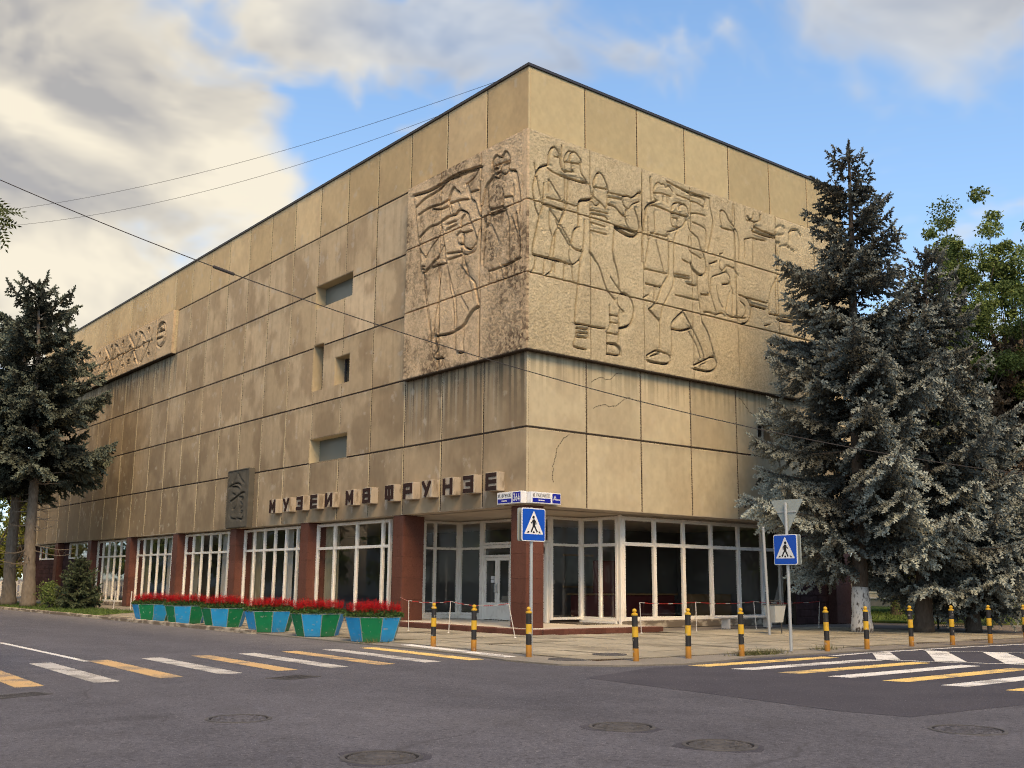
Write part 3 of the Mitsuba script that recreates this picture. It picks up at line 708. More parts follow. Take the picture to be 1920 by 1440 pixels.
def relief_slab(mp, u0, u1, z0, z1, tree, widths, base, rough, seed, cell=0.028, deep=1.0):
    nu, nz = max(2, int((u1 - u0) / cell)), max(2, int((z1 - z0) / cell))
    U, Z = np.meshgrid(np.linspace(u0, u1, nu + 1), np.linspace(z0, z1, nz + 1))
    q = np.stack([U.ravel(), Z.ravel()], 1)
    d, i = tree.query(q)
    w = widths[i, 0]
    rel_ = q - tree.data[i]
    inner_side = widths[i, 1] * rel_[:, 1] - widths[i, 2] * rel_[:, 0] < 0
    # cut outlines: a narrow deep cut, and on one side of it a plane rising slowly out of the cut
    half = 0.013 + 0.0085 * w
    depth = (0.060 + 0.044 * w) * deep
    g = -depth * np.clip(1 - (d / half) ** 2, 0, 1) ** 0.6
    g -= np.where(inner_side, 0.0, 0.22) * depth * np.clip(1 - d / (0.06 + 0.05 * w), 0, 1) ** 1.2
    lift = 0.012 * deep * np.exp(-((d - 0.10) / 0.09) ** 2) * inner_side
    q3 = np.c_[q * 17.0, np.full(len(q), seed)]
    pit = meshkit.fbm(q3 * [1.0, 1.25, 1], 3) - 0.5
    calm = np.clip(d / 0.25, 0.45, 1)
    h = g + lift + rough * pit * calm
    e = np.minimum(np.minimum(q[:, 0] - u0, u1 - q[:, 0]), np.minimum(q[:, 1] - z0, z1 - q[:, 1]))
    h = np.where(e < 0.02, np.minimum(h, 0) - 0.012, h)
    v = np.c_[q, base + h]
    a = np.arange((nu + 1) * (nz + 1)).reshape(nz + 1, nu + 1)
    f = np.stack([a[:-1, :-1], a[:-1, 1:], a[1:, 1:], a[1:, :-1]], -1).reshape(-1, 4)
    f = np.vstack([f[:, [0, 1, 2]], f[:, [0, 2, 3]]])
    rim = np.concatenate([a[0, :], a[1:, -1], a[-1, -2::-1], a[-2:0:-1, 0]])
    n0 = len(v)
    vb = v[rim].copy()
    vb[:, 2] = 0.004
    v = np.vstack([v, vb])
    k = np.arange(len(rim))
    nx = (k + 1) % len(rim)
    f = np.vstack([f, np.stack([rim[k], n0 + k, n0 + nx], 1), np.stack([rim[k], n0 + nx, rim[nx]], 1)])
    return mp(trimesh.Trimesh(v, f, process=False))


REL_D = 0.25
rel = B + '__relief'
numbered(rel)
for mp, key, us in ((mapL, 'left', [0.004] + UL[1:3] + [7.22]), (mapR, 'right', [-0.248] + [x for x in UR[1:]])):
    P, Wd = groove_tree(polylines(RELIEF[key]))
    tr = cKDTree(P)
    scene_key = rel if mp is mapL else numbered(rel)
    scene[scene_key] = mikit.ply(mp(slab(us[0] + 0.05, us[-1] - 0.03, 9.24, 16.90, -0.06, REL_D - 0.13, 0.01)), 'mat_joint')
    obj('underside_shade', mp(slab(us[0] + (0.0 if mp is mapR else 0.002), us[-1] - 0.01, 9.165, 9.197, 0.003, 0.255, 0.004)), 'mat_joint', scene_key)  # added dark strip: shade and grime of the underside put into colour
    rows = [9.20, 11.822, 14.384, 16.95]
    for i in range(len(us) - 1):
        for j in range(3):
            obj('relief_slab', relief_slab(mp, us[i] + (0.014 if i else 0.0), us[i + 1] - 0.014, rows[j] + (0.018 if j else 0), rows[j + 1] - 0.018, tr, Wd, REL_D, 0.042, 3.3 * i + j, 0.0225 if i < 5 else 0.06), 'mat_relief', scene_key, smooth=True)

# scroll frieze at the far end of the street facade
OL = polylines(RELIEF['ornament'])
for n in range(5):
    u = 35.0 + 4.6 * n
    s = lambda pts, w=3: OL.append((w, np.array([(u + a, 14.55 + b) for a, b in pts])))
    s([(0.0, 1.75), (0.35, 1.2), (1.0, 0.75), (1.5, 0.2), (1.9, 0.1)], 4)
    s([(2.3, 2.1), (1.7, 1.9), (1.1, 1.4), (0.6, 0.7), (0.2, 0.3)], 4)
    s([(2.4, 0.2), (2.9, 0.7), (3.4, 1.5), (4.2, 2.1)], 4)
    s([(2.2, 1.8), (2.8, 1.3), (3.6, 0.9), (4.3, 0.3)], 4)
    for a, b, r in ((0.7, 1.9, 0.22), (1.5, 1.1, 0.25), (2.9, 1.95, 0.24), (3.9, 1.3, 0.26), (0.5, 0.35, 0.2), (2.9, 0.35, 0.22), (4.0, 0.45, 0.2)):
        t = np.linspace(0.3, 5.6, 9)
        s(list(zip(a + r * (1 - t / 9) * np.cos(t), b + r * (1 - t / 9) * np.sin(t))), 3)
    s([(0.0, 1.15), (1.2, 1.25), (2.4, 1.1), (3.5, 1.25), (4.6, 1.15)], 2)
P, Wd = groove_tree(OL)
tr = cKDTree(P)
fr = numbered(B + '__scroll_frieze')
scene[fr] = mikit.ply(mapL(slab(31.82, 57.3, 14.44, 16.90, -0.06, 0.16, 0.01)), 'mat_joint')
obj('underside_shade', mapL(slab(31.76, 57.36, 14.365, 14.397, 0.003, 0.285, 0.004)), 'mat_joint', fr)  # added dark strip again, darkening the frieze underside like shade
ou = [31.75, 34.33, 36.83, 39.33, 41.83, 44.33, 46.83, 49.33, 51.83, 54.33, 57.37]
for i in range(len(ou) - 1):
    obj('relief_slab', relief_slab(mapL, ou[i] + 0.012, ou[i + 1] - 0.012, 14.40, 16.95, tr, Wd, 0.28, 0.02, 1.7 * i, 0.040, 1.4), 'mat_relief', fr, smooth=True)

# ------------------------------------------------------------------ ground floor
# granite columns: a core dressed with slabs
def column(x0, x1, y0, y1, z0, z1=4.088, mat='mat_granite'):
    c = numbered(B + '__column')
    scene[c] = mikit.ply(bx(x0 + 0.03, x1 - 0.03, y0 + 0.03, y1 - 0.03, z0, z1), 'mat_joint')
    zs = np.linspace(z0, z1 - 0.004, 6)
    for k in range(5):
        a, b = zs[k] + 0.003, zs[k + 1] - 0.003
        obj('granite_slab', cbx(x0, x0 + 0.03, y0, y1 - 0.003, a, b, 0.004), mat, c)
        obj('granite_slab', cbx(x0 + 0.033, x1 - 0.003, y0 + 0.001, y0 + 0.031, a, b, 0.004), mat, c)
        if z0 > 0.1 and y0 < 1:
            obj('granite_slab', cbx(x1 - 0.03, x1, y0 + 0.034, y1, a, b, 0.004), mat, c)
    obj('rear_face', bx(x0 + 0.032, x1 + 0.001, y1 - 0.029, y1 - 0.001, z0, z1 - 0.006), mat, c)
    return c


column(0.02, 0.76, 0.02, 0.80, 0.2)
for yf in (7.29, 14.80, 22.15, 29.62, 37.02, 44.45, 51.90, 59.2):
    column(0.03, 0.98, yf, yf + (0.71 if yf < 59 else 0.62), 0.05 if yf > 9 else 0.2)
column(16.85, 17.98, 0.05, 0.9, 0.05, mat='mat_granite_shaded')


def glazing(name, mp, u0, u1, z0, z1, plane, mull, transom, w=0.10, open_cols=()):
    """a white framed bay: posts, rails, one pane entry per opening. plane is the outward depth (negative = set back)"""
    k = numbered(B + '__' + name)
    d0, d1 = plane - 0.06, plane + 0.06
    us = [u0 + w / 2] + list(mull) + [u1 - w / 2]
    fr = [slab(u - w / 2, u + w / 2, z0, z1, d0, d1, 0.008) for u in us]
    zs = [z0 + w / 2, transom, z1 - w / 2] if transom else [z0 + w / 2, z1 - w / 2]
    for i in range(len(us) - 1):
        a, b = us[i] + w / 2, us[i + 1] - w / 2
        for z in zs:
            fr.append(slab(a, b, z - w * 0.45, z + w * 0.45, d0 + 0.01, d1 - 0.012, 0.006))
    obj('frame', mp(cat(fr)), 'mat_frame', k)
    for i in range(len(us) - 1):
        a, b = us[i] + w / 2 - 0.01, us[i + 1] - w / 2 + 0.01
        for z, zz in zip(zs[:-1], zs[1:]):
            v = np.array([[a, z, plane], [b, z, plane], [b, zz, plane], [a, zz, plane]])
            obj('pane', mp(trimesh.Trimesh(v, [[0, 1, 2], [0, 2, 3]], process=False)), 'mat_glass', k)
    return k


def yaw_map(origin, udir, ndir):
    o, u, n = (np.array([*a, 0.0]) for a in (origin, udir, ndir))

    def mp(m):
        v = np.asarray(m.vertices)
        flip = np.dot(np.cross(u, [0, 0, 1]), n) < 0
        f = np.asarray(m.faces)
        return trimesh.Trimesh(o + v[:, :1] * u + v[:, 1:2] * [0, 0, 1.0] + v[:, 2:3] * n, f[:, ::-1] if flip else f, process=False)
    return mp


starts = [8.0, 15.51, 22.86, 30.33, 37.73]
ends = [14.80, 22.15, 29.62, 37.02, 44.45]
glazing('window', mapL, 8.86, 14.80, 0.24, 4.02, -0.5, [9.45, 11.44, 13.26], 2.98, 0.13)
for s_, e_ in list(zip(starts, ends))[1:]:
    n = 6
    glazing('window', mapL, s_, e_, 0.24, 4.02, -0.5, [s_ + (e_ - s_) * k / n for k in range(1, n)], 3.01, 0.12)
for a, b in ((8.86, 14.80),) + tuple(zip(starts[1:], ends[1:])):
    obj('plinth', cbx(0.36, 0.70, a + 0.002, b - 0.002, 0.045, 0.238, 0.01), 'mat_plinth', B)
# corner shop front on the right facade
mull = [7.05, 8.63, 10.22, 11.86, 13.35]
glazing('window', mapR, 5.36, 14.6, 0.30, 4.02, -1.1, mull, 3.03, 0.15)
obj('plinth', cbx(5.30, 14.6, 0.96, 1.24, 0.045, 0.298, 0.015), 'mat_plinth', B)
# recessed entrance: wall towards the street end, wall with the doors, side wall of the corner room
wallA = yaw_map((0.0, 8.8), (1, 0), (0, -1))
glazing('window', wallA, 0.98, 3.72, 0.34, 4.02, 0.0, [2.03, 2.54], 2.94, 0.10)
obj('plinth', cbx(0.98, 3.72, 8.72, 8.88, 0.2, 0.338, 0.01), 'mat_frame', B)
wallB = yaw_map((3.71, 0.0), (0, 1), (-1, 0))
glazing('window', wallB, 7.22, 8.72, 0.34, 4.02, 0.0, [], 2.94, 0.10)
obj('plinth', cbx(3.63, 3.79, 7.22, 8.70, 0.2, 0.338, 0.01), 'mat_frame', B)
glazing('window', wallB, 3.1, 7.20, 3.06, 4.02, 0.0, [5.2], None, 0.10)
wallC = yaw_map((5.3, 0.0), (0, 1), (-1, 0))
glazing('window', wallC, 1.20, 3.20, 0.30, 4.02, 0.0, [2.13], 3.0, 0.12)
obj('plinth', cbx(5.2, 5.4, 1.26, 3.2, 0.2, 0.298, 0.01), 'mat_frame', B)
obj('corner_post', cbx(5.265, 5.357, 1.045, 1.185, 0.05, 4.06, 0.01), 'mat_frame', B)
wallD = yaw_map((0.0, 3.18), (1, 0), (0, -1))
glazing('window', wallD, 3.72, 5.26, 0.30, 4.02, 0.06, [], 3.0, 0.10)


def door(mp, u0, u1, z0, z1, leaves, side_lights=False):
    k = numbered(B + '__entrance_door')
    w = 0.13
    fr = [slab(u0, u0 + w, z0, z1, -0.07, 0.08, 0.01), slab(u1 - w, u1, z0, z1, -0.07, 0.08, 0.01), slab(u0 + w, u1 - w, z1 - w, z1, -0.07, 0.075, 0.01)]
    zt = 2.58
    fr.append(slab(u0 + w, u1 - w, zt, zt + 0.09, -0.06, 0.07, 0.01))
    obj('frame', mp(cat(fr)), 'mat_frame', k)
    v = np.array([[u0 + w, zt + 0.08, 0.0], [u1 - w, zt + 0.08, 0.0], [u1 - w, z1 - w, 0.0], [u0 + w, z1 - w, 0.0]])
    obj('pane', mp(trimesh.Trimesh(v, [[0, 1, 2], [0, 2, 3]], process=False)), 'mat_glass', k)
    lw = (u1 - u0 - 2 * w) / leaves
    for i in range(leaves):
        a, b = u0 + w + i * lw + 0.008, u0 + w + (i + 1) * lw - 0.008
        s = 0.12
        lf = [slab(a, a + s, z0 + 0.02, zt - 0.01, -0.03, 0.03, 0.006), slab(b - s, b, z0 + 0.02, zt - 0.01, -0.03, 0.03, 0.006),
              slab(a + s, b - s, zt - 0.13, zt - 0.01, -0.03, 0.028, 0.006), slab(a + s, b - s, z0 + 0.02, z0 + 0.14, -0.03, 0.028, 0.006),
              slab(a + s, b - s, z0 + 0.56, z0 + 0.66, -0.03, 0.028, 0.006), slab(a + s, b - s, z0 + 0.14, z0 + 0.56, -0.015, 0.012, 0.004)]
        obj('leaf', mp(cat(lf)), 'mat_frame', k)
        v = np.array([[a + s, z0 + 0.66, 0.0], [b - s, z0 + 0.66, 0.0], [b - s, zt - 0.13, 0.0], [a + s, zt - 0.13, 0.0]])
        obj('pane', mp(trimesh.Trimesh(v, [[0, 1, 2], [0, 2, 3]], process=False)), 'mat_glass', k)
        hu = (b - 0.06) if i == 0 else (a + 0.06)
        if leaves == 2:
            hu = (a + 0.06) if i == 1 else (b - 0.06)
        obj('handle', mp(tube([(hu, z0 + 1.03, 0.03), (hu, z0 + 1.05, 0.10), (hu, z0 + 1.35, 0.10), (hu, z0 + 1.37, 0.03)], 0.016, 6)), 'mat_zinc', k)
    return k


d1 = door(wallB, 5.24, 7.20, 0.2, 3.05, 2)
d2 = door(yaw_map((3.71, 0.0), (0, 1), (-1, 0)), 3.2, 5.2, 0.2, 3.05, 2)
for (u, z, w_, h_) in ((6.35, 1.75, 0.20, 0.26),):
    t_ = thing('paper_notice', 'white paper notices taped inside the glass of the white entrance door', 'notice')
    scene[t_] = mikit.ply(cat([wallB(slab(6.42, 6.66, 1.60, 1.72, -0.022, -0.02, 0.0005)), wallB(slab(6.42, 6.66, 1.74, 1.86, -0.022, -0.02, 0.0005))]), 'mat_sign_white')

# granite block walls at both ends
def block_wall(mp, u0, u1, z0, z1, d0, d1, bw=0.62, bh=0.28, stagger=True, cut=None):
    k = numbered(B + '__block_wall')
    scene[k] = mikit.ply(mp(slab(u0, u1, z0, z1, d0, d1 - 0.03, 0.001)), 'mat_joint')
    r = np.random.default_rng(int(u0 * 10))
    rows = int(round((z1 - z0) / bh))
    hh = (z1 - z0) / rows
    for j in range(rows):
        off = (bw / 2 if j % 2 else 0.0)
        u = u0 - off
        while u < u1 - 0.02:
            w = bw * r.uniform(0.85, 1.15)
            a, b = max(u, u0) + 0.006, min(u + w, u1) - 0.006
            u += w
            if b - a < 0.08:
                continue
            obj('granite_block', mp(slab(a, b, z0 + j * hh + 0.006, z0 + (j + 1) * hh - 0.006, d1 - 0.035, d1 + r.uniform(0.0, 0.02), 0.012)), 'mat_block', k)


block_wall(mapR, 14.62, 16.84, 0.05, 4.08, -0.62, -0.45)
for a, b in ((45.17, 51.90), (52.62, 59.2)):
    block_wall(mapL, a, b, 0.05, 2.95, -0.62, -0.45, 1.1, 0.32)
    q = (b - a) / 3
    obj('lintel', mapL(slab(a, a + q * 0.35, 2.951, 4.08, -0.62, -0.47, 0.004)), 'mat_block', B)
    obj('lintel', mapL(slab(b - q * 0.55, b, 2.951, 4.08, -0.62, -0.47, 0.004)), 'mat_block', B)
    glazing('window', mapL, a + q * 0.35 + 0.01, b - q * 0.55 - 0.01, 2.96, 4.05, -0.52, [(a + b) / 2 + 0.5], None, 0.12)

# entrance platform with granite edge stones
plat = Polygon([(-0.66, -1.16), (5.0, -1.16), (5.42, -0.7), (5.42, 1.0), (9.0, 1.0), (9.0, 9.0), (-0.66, 9.0)])
PF = obj('entrance_platform', ext(plat.buffer(-0.04), 0.03, 0.192), 'mat_platform', B)
for i in range(9):
    y0 = -1.15 + i * 1.125
    obj('edge_stone', cbx(-0.70, -0.28, y0 + 0.004, y0 + 1.121, 0.03, 0.204 + rng.normal(0, 0.003), 0.012), 'mat_granite', PF)
for i in range(5):
    x0 = -0.27 + i * 1.06
    obj('edge_stone', cbx(x0 + 0.004, x0 + 1.056, -1.20, -0.80, 0.03, 0.204 + rng.normal(0, 0.003), 0.012), 'mat_granite', PF)
for (x0, y0) in [(a, b) for a in np.arange(-0.26, 3.6, 1.3) for b in np.arange(-0.78, 8.7, 1.18)]:
    obj('floor_slab', cbx(x0 + 0.006, x0 + 1.294, y0 + 0.006, y0 + 1.174, 0.15, 0.2005 + rng.normal(0, 0.0015), 0.004), 'mat_platform', PF)

# interior shell behind the glass
inner = B + '__interior'
numbered(inner)
scene[inner] = mikit.ply(cat([bx(9.0, 18.55, 9.0, 59.7, 0.05, 4.08)]), 'mat_plaster')
obj('floor', ext(Polygon([(0.72, 8.9), (3.8, 8.9), (3.8, 1.3), (16.8, 1.3), (18.5, 1.3), (18.5, 8.98), (8.98, 8.98), (8.98, 59.7), (0.72, 59.7)]), 0.03, 0.215), 'mat_inner_floor', inner)
obj('end_wall', bx(16.9, 17.05, 0.95, 8.98, 0.22, 4.08), 'mat_plaster', inner)
obj('end_wall', bx(0.75, 8.98, 59.55, 59.75, 0.22, 4.08), 'mat_plaster', inner)
obj('partition', bx(0.75, 6.5, 45.3, 45.45, 0.22, 4.08), 'mat_plaster', inner)
obj('partition', bx(0.8, 6.0, 22.5, 22.62, 0.22, 4.08), 'mat_plaster', inner)
obj('ceiling', bx(0.64, 18.5, 0.98, 59.7, 4.06, 4.085), 'mat_soffit', inner)


def curtain(x0, x1, y0, y1, z0, z1, folds, mat, label):
    n = 60
    t = np.linspace(0, 1, n)
    off = 0.045 * np.sin(t * folds * 2 * np.pi)
    d = np.array([x1 - x0, y1 - y0])
    nn = np.array([-d[1], d[0]]) / np.hypot(*d)
    xy = np.array([x0, y0]) + d * t[:, None] + nn * off[:, None]
    v = np.vstack([np.c_[xy, np.full(n, z0)], np.c_[xy, np.full(n, z1)]])
    i = np.arange(n - 1)
    f = np.vstack([np.stack([i, i + 1, i + 1 + n], 1), np.stack([i, i + 1 + n, i + n], 1)])
    k = thing('curtain', label, 'curtain')
    scene[k] = mikit.ply(trimesh.Trimesh(v, f, process=False), mat, smooth=True)


curtain(0.85, 0.85, 13.5, 14.7, 0.25, 3.95, 9, 'mat_curtain', 'beige curtain in the wide pane nearest the pillar left of the entrance')
curtain(0.85, 0.85, 20.9, 22.1, 0.25, 3.95, 8, 'mat_curtain', 'olive beige curtain at the left end of the window below the letters')
curtain(0.85, 0.85, 17.7, 18.4, 0.25, 3.95, 7, 'mat_curtain_pale', 'pale gathered curtain in the middle of the window below the letters')
curtain(0.85, 0.85, 28.5, 29.5, 0.25, 3.95, 7, 'mat_curtain', 'olive curtain at the left end of the window under the dark plaque')
curtain(0.85, 0.85, 24.6, 25.5, 0.25, 3.95, 7, 'mat_curtain_pale', 'pale curtain in the middle of the window under the dark plaque')
curtain(0.85, 0.85, 36.0, 36.9, 0.25, 3.95, 6, 'mat_curtain', 'olive curtain in the second window from the far spruces')
curtain(0.85, 0.85, 32.3, 33.0, 0.25, 3.95, 6, 'mat_curtain_pale', 'pale narrow curtain in the second window from the far spruces')
curtain(0.85, 0.85, 42.6, 44.2, 0.25, 3.95, 8, 'mat_curtain', 'olive curtain in the last white window before the block wall')

st = thing('staircase', 'dark staircase climbing inside the glazed lobby left of the entrance door', 'staircase')
for i in range(9):
    obj('step', cbx(4.6 + 0.30 * i, 4.95 + 0.30 * i, 7.0, 8.6, 0.22 + 0.17 * i, 0.39 + 0.17 * i, 0.01), 'mat_soffit', st)
t_ = thing('lobby_counter', 'long dark red counter behind the corner room glass', 'counter')
obj('front', cbx(7.2, 12.6, 5.2, 5.9, 0.22, 1.15, 0.02), 'mat_red', t_)
obj('counter_top', cbx(7.1, 12.7, 5.1, 6.0, 1.152, 1.21, 0.01), 'mat_wood', t_)
t_ = thing('red_door', 'tall dark red cupboard door behind the pane beside the corner post', 'door')
obj('panel', cbx(8.6, 9.9, 5.98, 6.06, 0.22, 2.55, 0.01), 'mat_red', t_)
t_ = thing('cabinet', 'orange brown wooden cabinet behind the right panes of the corner room', 'cabinet')
obj('body', cbx(13.0, 15.6, 4.6, 5.2, 0.22, 1.2, 0.02), 'mat_wood', t_)
obj('door', cbx(13.1, 14.25, 4.57, 4.598, 0.30, 1.12, 0.01), 'mat_wood', t_)
obj('door', cbx(14.3, 15.5, 4.57, 4.598, 0.30, 1.12, 0.01), 'mat_wood', t_)
t_ = thing('display_board', 'dark framed display board on the back wall of the corner room', 'board')
obj('board', cbx(9.6, 11.2, 8.90, 8.97, 1.5, 2.8, 0.01), 'mat_board', t_)
obj('frame', cat([cbx(9.5, 11.3, 8.88, 8.96, 2.802, 2.88, 0.01), cbx(9.5, 11.3, 8.88, 8.96, 1.42, 1.498, 0.01)]), 'mat_wood', t_)

# cracks in the corner facade's concrete
for pts in ([(1.86, 6.56), (1.62, 6.40), (1.28, 6.02), (1.30, 5.78), (1.18, 5.55), (1.14, 5.2), (1.12, 4.75)], [(2.9, 8.5), (3.3, 8.72), (3.7, 8.65), (4.1, 8.95), (4.5, 9.02)], [(10.9, 8.85), (11.25, 8.62), (11.45, 8.35), (11.9, 8.2)],
            [(3.0, 7.6), (3.4, 7.75), (3.9, 7.72), (4.4, 8.0), (5.0, 8.3)]):
    j = np.random.default_rng(len(pts))
    q = []
    for a, b in zip(pts[:-1], pts[1:]):
        for s_ in (0, 0.33, 0.66):
            q.append((a[0] + (b[0] - a[0]) * s_ + j.normal(0, 0.02), a[1] + (b[1] - a[1]) * s_ + j.normal(0, 0.02)))
    obj('crack', mapR(ext(LineString(q).buffer(0.009), 0.004, 0.006)), 'mat_joint', B)
# ------------------------------------------------------------------ lettering and plaque on the facade
STROKES = {'М': [[(0, 0), (0, 1), (.5, .30), (1, 1), (1, 0)]], 'У': [[(0, 1), (.52, .38)], [(1, 1), (.40, 0)]], 'З': [[(0, 1), (1, 1), (1, 0), (0, 0)], [(.35, .5), (1, .5)]], 'Е': [[(1, 1), (0, 1), (0, 0), (1, 0)], [(0, .5), (1, .5)]],
           'И': [[(0, 1), (0, 0), (1, 1), (1, 0)]], 'В': [[(0, 0), (0, 1), (.92, 1), (.92, .5), (0, .5)], [(.92, .5), (1, .5), (1, 0), (0, 0)]], 'Ф': [[(.5, 0), (.5, 1)], [(0, .12), (0, 1), (1, 1), (1, .12), (0, .12)]],
           'Р': [[(0, 0), (0, 1), (1, 1), (1, .42), (0, .42)]], 'Н': [[(0, 0), (0, 1)], [(1, 0), (1, 1)], [(0, .5), (1, .5)]]}


def stroke_letter(ch, w, h, t, depth):
    import shapely
    g = shapely.union_all([LineString([(t / 2 + x * (w - t), t / 2 + y * (h - t)) for x, y in st_]).buffer(t / 2, cap_style=3, join_style=2, mitre_limit=1.6) for st_ in STROKES[ch]])
    g = g.intersection(sbox(0, 0, w, h))
    return ext(g, 0, depth)


LETTERS = [('М', 17.93, 'first at the left end'), ('У', 16.60, 'second from the left'), ('З', 15.32, 'third from the left'),
           ('Е', 14.05, 'fourth from the left, beside the mirrored N'), ('И', 12.75, 'last of the first word'), ('М', 11.05, 'first of the short middle word'), ('В', 9.74, 'last of the short middle word'),
           ('Ф', 8.07, 'first of the last word'), ('Р', 6.80, 'second of the last word'), ('У', 5.57, 'third of the last word'), ('Н', 4.25, 'fourth of the last word'),
           ('З', 3.03, 'last but one before the corner'), ('Е', 1.76, 'at the right end nearest the corner')]
for ch, yl_, where in LETTERS:
    t = thing('letter_block', f'pale concrete block with dark letter {ch}, {where}', 'letter', 'letter blocks of the sign on the street facade')
    w, z0, z1 = 0.64, 4.60, 5.23
    body = cbx(-0.33, -0.002, yl_ - w, yl_, z0, z1, 0.012)
    scene[t] = mikit.ply(body, 'mat_letter_block')
    tm = stroke_letter(ch, 0.56, 0.58, 0.135, 0.03)
    obj('letter', placed(tm, (0, -1, 0), (0, 0, 1), (-1, 0, 0), (-0.329, yl_ - 0.03, z0 + 0.025)), 'mat_letter', t)

t = thing('bronze_plaque', 'tall dark grey relief plaque hung on the concrete left of the letters', 'plaque')
P, Wd = groove_tree(polylines(RELIEF['plaque']))
scene[t] = mikit.ply(relief_slab(mapL, 20.45, 22.78, 4.10, 6.84, cKDTree(P), Wd, 0.26, 0.012, 4.0, 0.025, 1.1), 'mat_bronze', smooth=25)
obj('edge_band', mapL(cat([slab(20.36, 20.446, 4.08, 6.86, 0.003, 0.285, 0.006), slab(22.785, 22.84, 4.08, 6.86, 0.003, 0.285, 0.006), slab(20.45, 22.78, 6.845, 6.90, 0.003, 0.285, 0.006)])), 'mat_bronze', t)

# street name light boxes at the corner
t = thing('street_name_plate', 'white street name plate М. ФРУНЗЕ with house number 364 on the left side of the corner', 'street sign')
obj('box', cbx(-0.30, -0.06, -0.10, 1.16, 4.13, 4.52, 0.012), 'mat_sign_white', t)
lx = lambda m, y, z, d=-0.3005: placed(m, (0, -1, 0), (0, 0, 1), (-1, 0, 0), (d, y, z))
obj('lettering', lx(text_fit('М. ФРУНЗЕ', 0.68, 0.12, 0.004, False), 1.10, 4.345), 'mat_sign_black', t)
obj('blue_bar', cbx(-0.3055, -0.3005, 0.40, 1.11, 4.165, 4.30, 0.002), 'mat_plate_blue', t)
obj('bar_text', cat([cbx(-0.3075, -0.306, y, y + w_, 4.215, 4.25, 0.0005) for y, w_ in ((0.62, 0.07), (0.70, 0.05), (0.76, 0.08), (0.86, 0.04))]), 'mat_sign_white', t)
obj('number_field', cbx(-0.3055, -0.3005, -0.07, 0.33, 4.165, 4.49, 0.002), 'mat_plate_blue', t)
obj('number', lx(text_fit('364', 0.32, 0.24, 0.003), 0.29, 4.205, -0.306), 'mat_sign_white', t)
t = thing('street_name_plate', 'white street name plate И. РАЗЗАКОВ with blue emblem field on the right side of the corner', 'street sign')
obj('box', cbx(-0.04, 1.23, -0.30, -0.06, 4.13, 4.50, 0.012), 'mat_sign_white', t)
ly_ = lambda m, x, z, d=-0.3005: placed(m, (1, 0, 0), (0, 0, 1), (0, -1, 0), (x, d, z))
obj('lettering', ly_(text_fit('И. РАЗЗАКОВ', 0.70, 0.115, 0.004, False), 0.03, 4.335), 'mat_sign_black', t)
obj('blue_bar', cbx(0.01, 0.78, -0.3055, -0.3005, 4.165, 4.30, 0.002), 'mat_plate_blue', t)
obj('bar_text', cat([cbx(x, x + w_, -0.3075, -0.306, 4.215, 4.25, 0.0005) for x, w_ in ((0.26, 0.08), (0.35, 0.07), (0.43, 0.05), (0.49, 0.03))]), 'mat_sign_white', t)
obj('emblem_field', cbx(0.85, 1.20, -0.3055, -0.3005, 4.165, 4.475, 0.002), 'mat_plate_blue', t)
em = [Point(0.96, 4.33).buffer(0.05).difference(Point(0.96, 4.33).buffer(0.036)), LineString([(0.88, 4.27), (0.93, 4.31), (0.96, 4.41), (1.0, 4.31), (1.03, 4.28)]).buffer(0.007), sbox(0.98, 4.27, 1.17, 4.30)]
obj('emblem', cat([mapR(ext(e, 0.306, 0.308)) for e in em]), 'mat_sign_white', t)

# ------------------------------------------------------------------ road signs
def rounded(w, h, r):
    return sbox(-w / 2 + r, -h / 2 + r, w / 2 - r, h / 2 - r).buffer(r)


def crossing_face(t, F, mirror):
    """white triangle and walking figure of a pedestrian crossing plate, F maps plate coordinates (x, y, depth)"""
    s = -1 if mirror else 1
    tri = Polygon([(-0.27, -0.20), (0.27, -0.20), (0.0, 0.29)]).buffer(0.012)
    obj('triangle', F(ext(tri, 0.0205, 0.0225)), 'mat_sign_white', t)
    fig = [Point(s * -0.012, 0.165).buffer(0.036)]
    L_ = lambda pts, w: LineString([(s * a, b) for a, b in pts]).buffer(w, cap_style=2, join_style=1)
    fig += [L_([(-0.01, 0.12), (0.0, 0.03), (-0.005, -0.03)], 0.036), L_([(-0.005, -0.02), (-0.045, -0.085), (-0.085, -0.17)], 0.020), L_([(0.0, -0.02), (0.05, -0.08), (0.10, -0.17)], 0.020),
            L_([(-0.01, 0.11), (-0.055, 0.055), (-0.095, 0.03)], 0.014), L_([(0.005, 0.11), (0.055, 0.06), (0.06, 0.0)], 0.014)]
    fig += [Polygon([(a - 0.028, -0.188), (a + 0.028, -0.188), (a + k + 0.02, -0.145), (a + k - 0.02, -0.145)]) for a, k in ((-0.19, 0.03), (-0.005, 0.0), (0.185, -0.03))]
    import shapely
    obj('walking_figure', F(ext(shapely.union_all(fig).simplify(0.001), 0.0230, 0.0250)), 'mat_sign_black', t)


